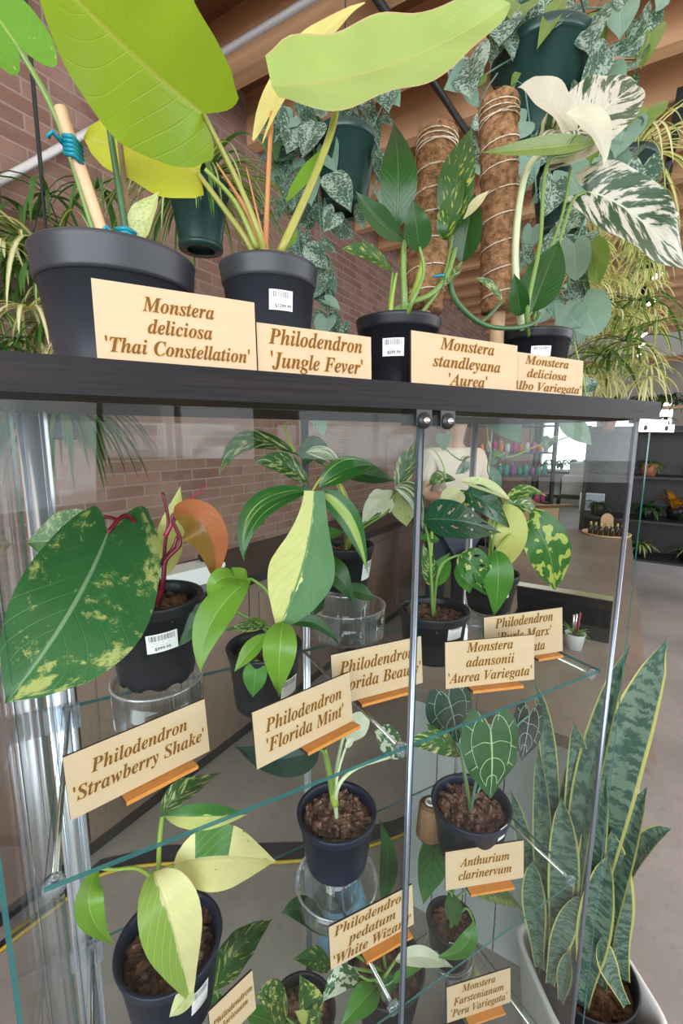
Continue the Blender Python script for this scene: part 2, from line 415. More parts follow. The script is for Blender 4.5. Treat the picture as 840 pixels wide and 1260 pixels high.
l_lobe = leafmat('green_lobe_cream_line', (.03, .13, .025), (.38, .46, .12), 'stripe', .62, .04, 2.6, mid=(.08, .2, .06), rough=.3)
l_center = leafmat('green_lobe_pale_center', (.03, .13, .03), (.34, .46, .12), 'center', .62, .08, 2.)
l_stripe = leafmat('green_white_striped_leaf', (.03, .10, .025), (.62, .64, .42), 'stripe', .5, .03, 4., mid=(.03, .1, .03))
l_ivory = leafmat('ivory_leaf', (.70, .70, .55), mid=(.75, .75, .6), trans=.25)
l_paleyel = leafmat('pale_yellow_leaf', (.60, .60, .18), (.48, .54, .14), 'marble', .6, .06, 3., trans=.3, vein=(.4, .5, .14), va=.15)
l_palestripe = leafmat('cream_leaf_green_stripes', (.60, .62, .30), (.25, .38, .12), 'marble', .62, .04, 4., mid=(.5, .55, .25))
l_adan = leafmat('dark_holed_leaf', (.016, .075, .035), mid=(.05, .14, .07), vein=(.06, .16, .08), va=.5, nlat=10, vk=2, vw=.09, rough=.3)
l_adan2 = leafmat('green_holed_leaf', (.03, .13, .02), (.45, .48, .16), 'patch', .60, .006, 4., mid=(.08, .2, .06), vein=(.05, .17, .04), va=.4, nlat=10, vk=2)
l_burle = leafmat('lime_patched_leaf', (.04, .15, .025), (.42, .48, .10), 'patch', .53, .006, 3.2, mid=(.14, .26, .08))
l_patch = leafmat('cream_leaf_green_blocks', (.72, .68, .30), (.06, .20, .03), 'block', .6, .02, 3., mid=(.6, .58, .26), trans=.2)
l_patch2 = leafmat('cream_and_lime_split_leaf', (.70, .66, .32), (.26, .40, .07), 'half', .56, .02, 1.4, mid=(.6, .58, .28), trans=.2)
l_anth = leafmat('velvet_heart_leaf', (.022, .085, .020), mid=(.34, .48, .24), rough=.5, trans=.12)
l_anth_b = leafmat('dark_velvet_heart_leaf', (.012, .05, .032), mid=(.26, .38, .28), rough=.55, trans=.1)
l_anth_u = leafmat('blackish_leaf_underside', (.02, .022, .02), mid=(.2, .24, .18), rough=.5, trans=.05)
l_wiz = leafmat('white_splashed_leaf', (.05, .15, .05), (.70, .72, .62), 'patch', .52, .006, 3.6, mid=(.2, .34, .16))
l_wiz_d = leafmat('dark_white_rimmed_leaf', (.02, .055, .045), (.36, .46, .40), 'speck', .63, .03, 2.5)
l_karst = leafmat('veined_bright_leaf', (.035, .14, .025), mid=(.02, .07, .02), vein=(.012, .055, .012), va=.75, nlat=7, vk=2, vw=.14)
l_mott = leafmat('mottled_olive_leaf', (.11, .17, .05), (.30, .34, .12), 'speck', .52, .06, 3.)
l_mott_y = leafmat('yellow_mottled_leaf', (.04, .12, .025), (.55, .54, .16), 'speck', .55, .02, 2.6)
l_satin = leafmat('silver_satin_leaf', (.045, .105, .065), (.36, .47, .41), 'speck', .515, .03, 4.5, mid=(.08, .15, .09), rough=.45, under=(.24, .34, .28))
l_satin_u = leafmat('pale_leaf_underside', (.20, .33, .26), mid=(.28, .4, .3), rough=.5)
l_snake = leafmat('banded_sword_leaf', (.15, .23, .17), (.050, .105, .08), 'zig', .5, .05, 1.0, edge=(.50, .50, .16), edgew=.085, rough=.42, trans=.05)
l_spider = leafmat('white_striped_strap_leaf', (.13, .25, .04), (.60, .62, .36), 'center', .66, .06, .5, trans=.3)
l_spider_y = leafmat('yellowish_strap_leaf', (.42, .46, .14), (.80, .77, .55), 'center', .42, .1, .5, trans=.35)
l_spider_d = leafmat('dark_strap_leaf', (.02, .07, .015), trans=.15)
l_bgreen = leafmat('background_green_leaf', (.06, .16, .03), trans=.25)
st_green = plain('green_stem', (.16, .27, .06), .4, var=.2, scale=20)
st_dkgreen = plain('dark_green_stem', (.05, .13, .05), .4, var=.2, scale=20)
st_lime = plain('lime_petiole', (.27, .38, .06), .35, var=.2, scale=20)
st_olive = plain('olive_petiole', (.33, .33, .07), .35, var=.25, scale=20)
st_orange = plain('orange_petiole', (.55, .24, .09), .4, var=.2, scale=20)
st_white = plain('white_petiole', (.55, .62, .38), .4, var=.2, scale=20)
st_blue = plain('blue_green_petiole', (.12, .26, .20), .4, var=.2, scale=20)
st_brown = plain('brown_stem', (.09, .055, .025), .7, var=.3, scale=30)

# ------------------------------------------------------------------ lettering
def _bi(ch):
    if 'A' <= ch <= 'Z': return chr(0x1D468+ord(ch)-65)
    if 'a' <= ch <= 'z': return chr(0x1D482+ord(ch)-97)
    return ch
_tc = {}
def text_mesh(body, math_font=True, off=0.):
    """flat lettering: (vertices 2D, faces, x0, x1, y0, y1) for a text of size 1"""
    key = (body, math_font, off)
    if key not in _tc:
        cu = bpy.data.curves.new('t', 'FONT'); cu.body = ''.join(_bi(c) for c in body) if math_font else body
        cu.align_x = 'CENTER'; cu.resolution_u = 2; cu.offset = off; cu.space_line = 1.02
        o = bpy.data.objects.new('t', cu); COL.objects.link(o); bpy.context.view_layer.update()
        me = o.evaluated_get(bpy.context.evaluated_depsgraph_get()).to_mesh()
        vs = [(v.co.x, v.co.y) for v in me.vertices]; fs = [tuple(p.vertices) for p in me.polygons]
        bpy.data.objects.remove(o); bpy.data.curves.remove(cu)
        _tc[key] = (vs, fs)
    return _tc[key]

def sign(label, bl, br, h, lines, wf, tilt=.0, base=True, lsp=1.0, group='plywood plant name signs', dy=0., base_at=.32, base_w=.075):
    bl, br = V(bl), V(br); br.z = bl.z = (bl.z+br.z)/2
    ex = (br-bl).normalized(); w = (br-bl).length; back = V((-ex.y, ex.x, 0))
    ez = (V((0, 0, 1))*math.cos(tilt)+back*math.sin(tilt)); ey = ex.cross(ez)*-1   # ey points back
    ey = ez.cross(ex)
    Mx = Matrix(((ex.x, ey.x, ez.x, bl.x), (ex.y, ey.y, ez.y, bl.y), (ex.z, ey.z, ez.z, bl.z), (0, 0, 0, 1)))
    root = thing('name_sign', (bl+br)/2, label, 'sign', group)
    M = MB(); M.box((0, 0, 0), (w, .003, h), M=Mx, mats=[1, 1, 0, 0, 1, 1])
    # lettering burnt into the face
    vs, fs = text_mesh('\n'.join(lines))
    x0, x1 = min(v[0] for v in vs), max(v[0] for v in vs); y0, y1 = min(v[1] for v in vs), max(v[1] for v in vs)
    sx = w*wf/(x1-x0); sy = min(sx*1.12, h*.9/(y1-y0))*lsp; cx, cy = (x0+x1)/2, (y0+y1)/2
    for off, ym, mi in ((.03, -.00025, 3), (.005, -.0005, 2)):
        v2, f2 = text_mesh('\n'.join(lines), True, off)
        M.add([Mx @ V((w/2+(a-cx)*sx, ym, h/2+dy+(b-cy)*sy)) for a, b in v2], f2, m=mi)
    M.build('panel', [m_ply, m_char, m_engrave, m_scorch], root)
    if base:
        b = MB(); x = w*base_at
        b.box((x, -.014, -.0045), (x+base_w, .016, -.0005), M=Matrix.Translation((0, 0, 0)) @ Mx, mats=[1, 1, 0, 0, 0, 0])
        b.build('slotted_base', [m_base, m_char], root)
    return root

# ------------------------------------------------------------------ pots
def chunks(M, c, r, n, s0, m=0, top=.004):
    for i in range(n):
        a = rnd.random()*2*PI; q = r*math.sqrt(rnd.random())
        p = V(c)+V((q*math.cos(a), q*math.sin(a), rnd.random()*top)); s = s0*(.5+rnd.random())
        R = Matrix.Rotation(rnd.random()*6, 3, V((rnd.random()-.5, rnd.random()-.5, rnd.random()-.5)).normalized())
        d = V((s, s*(.45+.4*rnd.random()), s*.35))
        vs = [p + R @ V((x*d.x*(.7+.6*rnd.random()), y*d.y*(.7+.6*rnd.random()), z*d.z)) for x in (-1, 1) for y in (-1, 1) for z in (-1, 1)]
        M.add(vs, [(0, 1, 3, 2), (4, 6, 7, 5), (0, 4, 5, 1), (2, 3, 7, 6), (0, 2, 6, 4), (1, 5, 7, 3)], m=m)
def potted(name, label, base, h, rb, rt, cat='potted plant', group=None, mat=None, bark=None, notch=False, nch=90, fill=.018, s0=.006, rim=.016):
    base = V(base); root = thing(name, base, label, cat, group); root['_pot'] = (h, rb, rt)
    mat = mat or m_black_pot; wl = rt*.955
    prof = [(0, .003), (rb*.9, .003), (rb*.94, 0), (rb, .003), (rb+(wl-rb)*.12, h*.1), (wl, h-rim), (wl+.0005, h-rim), (rt-.001, h-rim+.001), (rt, h-rim+.004), (rt+.0015, h-.004),
            (rt+.0025, h-.001), (rt+.001, h+.0008), (rt-.003, h), (rt-.0045, h-.004), (wl-.004, h-rim), (wl*.93, h*.55), (0, h*.5)]
    mod = None
    if notch:
        def mod(i, a, r, z): return (r, z + (.007*max(0, math.sin(a*9)) if i in (2, 3) else 0))
    M = MB(); M.lathe(prof, base, 56, mod=mod); M.build('pot', mat, root)
    S = MB(); zt = base.z+h-fill; q = wl-.006
    pr = [(0, .003), (q*.4, .002), (q*.7, .001), (q, 0), (q, -.01)]
    S.lathe(pr, (base.x, base.y, zt), 28)
    chunks(S, (base.x, base.y, zt), q*.93, nch, s0); S.build('soil', bark or m_bark, root)
    root['_crown'] = (base.x, base.y, zt); return root
def price_label(root, px, py, w=.036, h=.026, price=None, ang=0.):
    b = V(root['_o']); ph, rb, rt = root['_pot']; wl = rt*.955; best = None
    for i in range(120):
        a = 2*PI*i/120
        for k in range(4, 46):
            z = ph*k/50; r = rb+(wl-rb)*z/(ph*.86)
            p = b+V((r*math.cos(a), r*math.sin(a), z))
            if V((math.cos(a), math.sin(a), 0)).dot(CAM-p) <= 0: continue
            q = proj(p); e = (q[0]-px)**2+(q[1]-py)**2
            if best is None or e < best[0]: best = (e, a, z, r)
    _, a0, z0, _ = best
    def at(x, y, lift):
        x, y = x*math.cos(ang)-y*math.sin(ang), x*math.sin(ang)+y*math.cos(ang)
        z = z0+y; r = rb+(wl-rb)*z/(ph*.86)+lift+.0012; a = a0+x/r
        return b+V((r*math.cos(a), r*math.sin(a), z))
    M = MB(); n = 10; vs, uv = [], []
    for j in range(2):
        for i in range(n+1): vs.append(at((i/n-.5)*w, (j-.5)*h, 0)); uv.append((i/n, j))
    M.add(vs, [(i, i+1, n+2+i, n+1+i) for i in range(n)], uv, 0, True)
    if price:
        v2, f2 = text_mesh(price, False, .01); s = h*.24; x0 = min(v[0] for v in v2); y0 = min(v[1] for v in v2)
        M.add([at((x-x0)*s-w*.26, -h*.40+(y-y0)*s, .0004) for x, y in v2], f2, m=1)
    M.build('price_label', [m_label, m_ink], root)

def pt(a, y):   # (px,py) at plane y, or (px,py,y)
    return P(a[0], a[1], y=a[2] if len(a) > 2 else y)
def LF(root, mat, b, t, w, y0, y1=None, mid=None, pet=None, pr=.0022, pm=None, **kw):
    """one leaf (a part) from the pixel b at plane y0 to the pixel t at plane y1; pet = petiole waypoints"""
    y1 = y0 if y1 is None else y1
    B, T = pt(b, y0), pt(t, y1)
    wm = w*depth((B+T)/2)/F; M = MB()
    leaf(M, B, T, wm, mid=pt(mid, (y0+y1)/2) if mid else None, **kw)
    o = M.build('leaf', mat, root)
    if pet is not None:
        pts = [V(root['_crown'])+V((0, 0, -.008))] if pet == [] or pet[0] is not None else []
        pts += [pt(q, y0) for q in pet if q is not None] + [B]
        Q = MB(); Q.tube(smoothpath(pts, 5), pr*1.25, 7, r1=pr*.8); Q.build('petiole', pm or st_green, o)
    return o
def stem(root, mat, pts, r, y, r1=None, name='stem'):
    Q = MB(); Q.tube(smoothpath([pt(p, y) for p in pts], 5), r, 8, r1=r1 or r*.8); return Q.build(name, mat, root)
def strap(M, base, d, L, w, droop, m=0, nv=9, nu=2, seed=0.):
    """arching strap leaf: leaves in direction d, bends down by droop"""
    base = V(base); d = V(d).normalized(); side = d.cross(V((0, 0, 1)))
    if side.length < .05: side = V((1, .3, 0))
    side.normalize(); p = base.copy(); vs, uv = [], []; prof = SHAPE['strap'][0]; st = L/nv
    for i in range(nv+1):
        t = i/nv; hw = max(prof(t), .03)*w/2; nn = side.cross(d)
        for j in range(nu+1):
            q = -1+2*j/nu; vs.append(p+side*(hw*q)+nn*(abs(q)*hw*.35)); uv.append((.5+.5*q, t))
        d = (d+V((0, 0, -droop/nv))).normalized(); p = p+d*st
    k = nu+1
    M.add(vs, [(i*k+j, i*k+j+1, (i+1)*k+j+1, (i+1)*k+j) for i in range(nv) for j in range(nu)], uv, m, True)
def tuft(M, c, n, L, w, droop=2.2, up=.6, m=0, spread=1., nv=9):
    for i in range(n):
        a = 2*PI*i/n+rnd.random()*.8
        d = V((math.cos(a)*spread, math.sin(a)*spread, up*(.3+1.2*rnd.random())))
        strap(M, V(c)+V((rnd.gauss(0, L*.03), rnd.gauss(0, L*.03), 0)), d, L*(.6+.6*rnd.random()), w*(.7+.5*rnd.random()), droop*(.6+.8*rnd.random()), m, nv)
def pick(ms): return rnd.choice(ms)

# ================================================================== the room
MR = Matrix(((RS.x, -RT.x, 0, RO.x), (RS.y, -RT.y, 0, RO.y), (0, 0, 1, 0), (0, 0, 0, 1)))
def rbox(M, s0, s1, t0, t1, z0, z1, m=0, mats=None): return M.box((s0, -t1, z0), (s1, -t0, z1), m, MR, mats)
def _brick(name, c1, c2, mort):
    n = NT(name); u, v = n.uv(); b = n.new('ShaderNodeTexBrick'); n.link(n.vec(u, v), b.inputs['Vector'])
    b.inputs['Scale'].default_value = 1; b.inputs['Brick Width'].default_value = .19; b.inputs['Row Height'].default_value = .056
    b.inputs['Mortar Size'].default_value = .005; b.inputs['Mortar Smooth'].default_value = .2
    b.inputs['Color1'].default_value = (*c1, 1); b.inputs['Color2'].default_value = (*c2, 1); b.inputs['Mortar'].default_value = (*mort, 1)
    k = n.noise(n.vec(u*5, v*5), 1., 5, .65); c = n.mix(k.step(.3, .75)*.55, b.outputs[0], n.mix(k, (.10, .06, .05), (.42, .30, .25)))
    return n.set(c, .9, 0, .15, bump=X(n.nt, b.outputs['Fac'])*-1.+k*.5, bs=.6, bd=.01)
m_brick = _brick('red_brick', (.18, .095, .074), (.28, .165, .13), (.30, .23, .195))
m_tan = _brick('tan_brick', (.40, .28, .14), (.28, .19, .12), (.24, .2, .17))
def _concrete(name, c1, c2, rough=.45):
    n = NT(name); o = n.obj(); a = n.noise(o, 2.2, 5, .6); b = n.noise(o, 26, 4, .6)
    c = n.mix(a.step(.3, .7), c1, c2); c = n.mix(b.step(.52, .8)*.4, c, tuple(x*.6 for x in c1))
    return n.set(c, b*.2+rough, 0, .4, bump=b, bs=.05)
m_floor = _concrete('sealed_concrete', (.255, .222, .205), (.34, .298, .272))
m_top = _concrete('taupe_countertop', (.21, .165, .14), (.30, .245, .21), .3)
def _wood(name, c1, c2, sc=(1.2, 14., 14.)):
    n = NT(name); o = n.obj(); p = n.new('ShaderNodeSeparateXYZ'); n.link(o, p.inputs[0])
    # grain follows the joists (room t direction)
    x, y, z = (X(n.nt, q) for q in p.outputs)
    s = x*.866+y*.5; t = x*.5-y*.866
    k = n.noise(n.vec(t*sc[0], s*sc[1], z*sc[2]), 1., 4, .6)
    return n.set(n.mix(k.step(.25, .8), c1, c2), .7, 0, .2, bump=k, bs=.1)
m_joist = _wood('joist_wood', (.56, .31, .165), (.76, .47, .27))
m_deck = _wood('deck_boards', (.22, .105, .05), (.34, .175, .09), (1., 6., 6.))
m_panel = _wood('taupe_cabinet_wood', (.20, .14, .11), (.27, .19, .15), (3., 3., 1.))
m_plank = _wood('whitewashed_planks', (.50, .52, .54), (.62, .64, .66), (8., 8., 1.2))
m_wallp = plain('painted_wall', (.55, .52, .5), .7)
m_dark = plain('dark_metal', (.02, .02, .022), .45)
m_conduit = plain('galvanised_conduit', (.72, .74, .78), .35, .55)
m_card = plain('brown_cardboard', (.36, .22, .12), .8, var=.12, scale=8)

M = MB(); rbox(M, -2.7, 12.2, -.2, 6.2, -.1, 0); struct('floor', M, m_floor)
M = MB(); rbox(M, -2.7, 12.2, -.2, 0, 0, CEIL+.4); struct('wall_back', M, m_brick)
M = MB(); rbox(M, -2.7, 12.2, -.2, 6.2, CEIL+.25, CEIL+.35); struct('ceiling', M, m_deck)
M = MB(); rbox(M, 12.0, 12.2, 0, 6.0, 0, .85); rbox(M, 12.0, 12.2, 0, 6.0, 2.35, CEIL+.4)
for i in range(5): rbox(M, 12.0, 12.2, 1.4*i, 1.4*i+.3, .85, 2.35)
struct('wall_end', M, m_wallp)
M = MB(); rbox(M, -2.7, 12.2, 6.0, 6.2, 0, 1.28); rbox(M, -2.7, 12.2, 6.0, 6.2, 2.95, CEIL+.4)
for i in range(8): rbox(M, -2.7+i*2.1, -2.35+i*2.1, 6.0, 6.2, 1.28, 2.95)
struct('wall_front', M, m_tan)
for i in range(7):
    M = MB(); a = -2.35+i*2.1; b = a+1.75
    rbox(M, a, b, 6.05, 6.12, 1.28, 1.34); rbox(M, a, b, 6.05, 6.12, 2.89, 2.95); rbox(M, a, a+.06, 6.05, 6.12, 1.34, 2.89); rbox(M, b-.06, b, 6.05, 6.12, 1.34, 2.89); rbox(M, (a+b)/2-.025, (a+b)/2+.025, 6.05, 6.12, 1.34, 2.89)
    o = struct('window_%d' % (i+1), M, m_dark)
M = MB(); rbox(M, -2.7, -2.5, 0, 6.0, 0, 1.1); rbox(M, -2.7, -2.5, 0, 6.0, 2.95, CEIL+.4)
for t in (0, 2.4, 5.4): rbox(M, -2.7, -2.5, t, t+.55, 1.1, 2.95)
struct('wall_left', M, m_tan)
ntrim = 0
for i in range(36):
    s = -2.3+.4*i; M = MB(); rbox(M, s, s+.075, 0, 6.0, CEIL, CEIL+.25); ntrim += 1
    struct('trim_%d' % ntrim, M, m_joist)
# girder along the far wall, cross blocking between joists
M = MB(); rbox(M, 8.6, 8.8, 0, 6, CEIL-.30, CEIL); ntrim += 1; struct('trim_%d' % ntrim, M, plain('white_painted_beam', (.62, .6, .58), .6))

# ================================================================== the display cabinet
XL, XR, YB = -.378, .380, .296
xpl = P(798, 534, y=0).x
S1, S2, S3 = 1.2, .815, .43
ZB = S1+.3909; ZT = ZB+.0266
XBR = P(812, 507, y=-.002).x
cab = thing('display_cabinet', (0, .15, 0), 'tall two-door glass display cabinet with a black-brown top board and glass shelves', 'display cabinet')
M = MB(); M.box((-.42, -.002, ZB), (XBR, .325, ZT)); M.build('top_board', m_board, cab)
M = MB(); M.box((-.40, 0, .0), (xpl, .315, .05)); M.build('base_board', m_board, cab)
PM = [0, 1]
for z in (S1, S2, S3):
    M = MB(); M.box((XL+.006, 0, z-.005), (.371, YB-.012, z), mats=[1, 1, 1, 1, 0, 0]); M.build('glass_shelf', [m_glass, m_edge], cab)
for x in (-.398, xpl):
    M = MB(); M.box((x-.002, -.001, .05), (x+.002, .312, ZB), mats=[0, 0, 1, 1, 1, 1]); M.build('glass_side_panel', [m_glass, m_edge], cab)
M = MB(); M.box((XL, .309, .05), (XR, .312, ZB), mats=[1, 1, 0, 0, 1, 1]); M.build('glass_back_panel', [m_glass, m_edge], cab)
for x0, x1, xr in ((XL+.003, -.0145, -.0112), (-.0075, XR, .382)):
    M = MB(); M.box((x0, -.012, .06), (x1, -.008, ZB-.006), mats=[1, 1, 0, 0, 1, 1]); d = M.build('glass_door', [m_glass, m_edge], cab)
    Q = MB(); Q.tube([(xr, -.009, .06), (xr, -.009, ZB-.006)], .0036, 12); Q.build('edge_rod', m_rod, d)
# corner posts: bright aluminium extrusion with clear seal strips
def post(x, y, w):
    M = MB()
    for dx, r in ((-.62*w, .16*w), (.0, .44*w), (.62*w, .16*w)):
        M.tube([(x+dx, y, .05), (x+dx, y, ZB)], r, 18)
    M.box((x-.74*w, y+.06*w, .05), (x+.74*w, y+.3*w, ZB)); return M.build('corner_post', m_alu, cab)
post(XL+.002, YB+.002, .020); post(-.0037, YB+.004, .0085); post(.374, YB+.004, .010)
for x in (XL+.0185,):
    M = MB(); M.box((x-.002, YB-.016, .05), (x+.002, YB-.012, ZB)); M.build('seal_strip', m_seal, cab)
for z in (S1, S2, S3):
    for x in (-.0107, .362, XL+.012):
        M = MB(); M.tube([(x, .012, z-.0095), (x, YB, z-.0095)], .0027, 10); M.build('support_rod', m_steel, cab)
        M = MB(); M.lathe([(0, -.004), (.0085, -.004), (.0085, .004), (0, .004)], (x, .008, z-.009), 16, axis=(0, 1, 0)); M.build('shelf_clip', m_seal, cab)
    for dx in (-.012, 0, .012, .022):
        M = MB(); M.box((XL+dx-.004, YB-.022, z-.03), (XL+dx+.004, YB-.012, z+.004)); M.build('post_clip', m_seal, cab)
for px in (518, 547):
    c = P(px, 516, y=-.009); M = MB(); M.box((c.x-.010, -.014, ZB-.017), (c.x+.010, .012, ZB-.001))
    M.lathe([(.0, -.018), (.006, -.018), (.0085, -.015), (.0085, -.012)], (c.x, 0, ZB-.012), 20, axis=(0, 1, 0))
    h = M.build('pivot_hinge', m_blkplastic, cab)
    Q = MB(); Q.lathe([(0, -.0195), (.003, -.0195), (.0036, -.017)], (c.x, 0, ZB-.012), 16, axis=(0, 1, 0)); Q.build('screw', m_steel, h)
a, b = P(782, 521, y=-.002), P(827, 532, y=-.002)
M = MB(); M.box((a.x, -.004, b.z), (b.x, -.001, a.z)); M.box((a.x+.006, -.004, a.z), (b.x-.02, .012, ZB)); pl = M.build('strike_plate', m_steel, cab)
for k in (.22, .78):
    Q = MB(); Q.lathe([(0, -.0062), (.003, -.0055), (.0042, -.004)], (a.x+(b.x-a.x)*k, 0, (a.z+b.z)/2), 14, axis=(0, 1, 0)); Q.build('screw', m_dark, pl)

# ================================================================== name signs
def s_top(label, xl, xr, hpx, lines, wf, y=.02, tilt=.05, **k):
    return sign(label, (xl, y, ZT+.0005), (xr, y, ZT+.0005), hpx, lines, wf, tilt, base=False, **k)
s_top('large plywood name sign leaning on the broad black pot, three lettered lines', -.303, -.1755, .0615, ['Monstera', 'deliciosa', "'Thai Constellation'"], .90)
s_top('plywood name sign before the black pot with chartreuse leaves, two lettered lines', -.1735, -.0515, .0455, ['Philodendron', "'Jungle Fever'"], .82, y=.0225)
s_top('plywood name sign before the shorter coir pole, three lettered lines', -.002, .1625, .0575, ['Monstera', 'standleyana', "'Aurea'"], .64)
s_top('plywood name sign half behind its neighbour, before the taller coir pole', .155, .305, .052, ['Monstera', 'deliciosa', "'Albo Variegata'"], .96, y=.027)
def s_shelf(label, bl, br, z, htl, lines, wf, **k):
    A, B = P(*bl, z=z+.005), P(*br, z=z+.005)
    h = .05; best = 1e9; d = V((B.x-A.x, B.y-A.y, 0)).normalized(); bk = V((-d.y, d.x, 0))
    for i in range(60):
        hh = .03+i*.001; e = abs(proj(A+V((0, 0, hh*math.cos(.12)))+bk*hh*math.sin(.12))[1]-htl)
        if e < best: best, h = e, hh
    return sign(label, A, B, h, lines, wf, .12, **k)
s_shelf('plywood name sign below the huge cream-speckled leaf, nearest the left post', (87, 1010), (258, 924), S1, 932, ['Philodendron', "'Strawberry Shake'"], .93)
s_shelf('plywood name sign before the small pot of lime green lobed leaves', (316, 947), (434, 887), S1, 877, ['Philodendron', "'Florida Mint'"], .80, base_at=.42, base_w=.08)
s_shelf('plywood name sign partly hidden behind another sign, beside the centre door rod', (410, 869), (520, 840), S1, 806, ['Philodendron', "'Florida Beauty'"], .96, base_at=.25, base_w=.085)
s_shelf('plywood name sign before the pot of dark holed leaves, three lettered lines', (548, 848), (657, 836), S1, 791, ['Monstera', 'adansonii', "'Aurea Variegata'"], .94, base_at=.25, base_w=.08)
s_shelf('plywood name sign rearmost on the upper glass shelf, under the lime-patched leaf', (596, 817), (692, 801), S1, 760, ['Philodendron', "'Burle Marx'", 'Variegata'], .74, base_at=.6, base_w=.05)
s_shelf('plywood name sign before the pot on the clear ring riser, middle shelf', (407, 1194), (509, 1137), S2, 1141, ['Philodendron', 'pedatum', "'White Wizard'"], .93, base_at=.35, base_w=.08)
s_shelf('plywood name sign under the white-veined heart leaf, two lettered lines', (548, 1096), (644, 1080), S2, 1049, ['Anthurium', 'clarinervum'], .68, base_at=.27, base_w=.078)
s_shelf('small plywood name sign on the lowest visible shelf, three lettered lines', (550, 1259), (628, 1233), S3, 1215, ['Monstera', 'Karstenianum', "'Peru Variegata'"], .88, base_at=.28, base_w=.08)
s_shelf('plywood name sign cut by the frame beside the tall pot of cream leaves', (262, 1296), (315, 1241), S2, 1245, ['Philodendron', 'gloriosum'], .9, base=False)

# ================================================================== plants on the top board
def top_pot(name, label, rc, y, rimw, zbase, rb_k=.74, **k):
    c = P(*rc, y=y); r = rimw*depth(c)/F/2
    return potted(name, label, (c.x, y, zbase), c.z-zbase, r*rb_k, r, **k)
thai = top_pot('potted_monstera', 'broad grey-black pot with a tied stake, biggest pot on the top board', (143, 322), .155, 180, ZT, .78, fill=.024, rim=.030, mat=m_grey_pot)
y = .155
LF(thai, l_thai, (22, 58), (-46, -30), 90, y, y+.03, pet=[(118, 292), (72, 150)], pr=.003, pm=st_green, shape='heart', fold=.1)
LF(thai, l_thai_pale, (172, 300), (196, 236), 36, .14, .13, shape='ovate', fold=.7, roll=.5)
stem(thai, st_dkgreen, [(157, 300), (146, 230), (130, 128)], .0034, .135, name='petiole')
stem(thai, m_stake, [(131, 300), (102, 215), (74, 132)], .0052, .12, .005, name='stake')
stem(thai, m_darkstake, [(163, 300), (150, 200), (143, 118)], .0028, .15, name='stake')
for a, b in (((79, 178), (101, 192)), ((143, 292), (167, 297))):
    A, B = P(*a, y=.118), P(*b, y=.118); M = MB()
    for k in range(5): M.tube([A+V((0, 0, .007-.0035*k)), (A+B)/2+V((0, -.010, .006-.0035*k)), B+V((0, 0, .007-.0035*k))], .0022, 6)
    M.tube([A, A+V((-.008, -.004, .006)), A+V((-.012, -.003, .001))], .002, 6); M.build('plastic_tie', m_teal, thai)

y = .15
jun = top_pot('potted_philodendron', 'black six-inch pot with huge chartreuse leaves and a barcode label', (331, 332), y, 115, ZT, .78, rim=.022, mat=m_grey_pot)
price_label(jun, 346, 368, .0265, .0205, '$1299.99')
# the huge lime leaf seen from below
LF(jun, l_lime_under, (250, 140), (36, -62), 188, .10, -.04, pet=[(322, 300), (296, 232)], pr=.003, pm=st_olive, shape='arrow', back=.12, mid=(158, 62, .04), n=(.25, -.8, -.62), fold=.22, wave=.035, wn=2, nv=26, nu=12)
LF(jun, l_yellow, (243, 213), (104, 172), 92, .165, .17, pet=[(308, 304, .14), (278, 260, .15)], pr=.0032, pm=st_olive, shape='round', n=(.1, -1, .12), fold=.12, wave=.05, wn=2, nv=22, nu=10, back=.05)
LF(jun, l_lime_top, (334, 106), (628, 4), 112, .10, .0, mid=(482, 80, .06), shape='round', back=0, n=(-.2, -1, .42), fold=.25, wave=.045, wn=2.5, nv=26, nu=12)
stem(jun, st_olive, [(345, 310), (385, 222), (408, 160), (414, 128)], .0046, .105, .0036, name='petiole')
LF(jun, l_cream_new, (334, 138), (449, 4), 34, .18, .15, pet=[(327, 302), (330, 220)], pr=.0032, pm=st_orange, mid=(378, 66, .165), shape='arrow', back=.22, fold=.5, roll=.35, wave=.04, nv=22)
LF(jun, l_mint, (352, 250), (409, 166), 26, .16, .14, mid=(386, 214, .15), shape='lance', fold=.7, roll=.6)
LF(jun, l_mint, (352, 306), (365, 276), 16, .145, .14, shape='lance', fold=.6)
stem(jun, st_lime, [(316, 306), (290, 250), (252, 208)], .0032, .125, .002, name='petiole')
for pts, r in (([(322, 308), (304, 262), (266, 200)], .0055), ([(326, 304), (316, 262), (303, 206)], .0022)):
    Q = MB(); Q.tube(smoothpath([P(*p, y=.135) for p in pts], 6), r, 8, r1=.0006); Q.build('leaf_sheath', st_orange, jun)

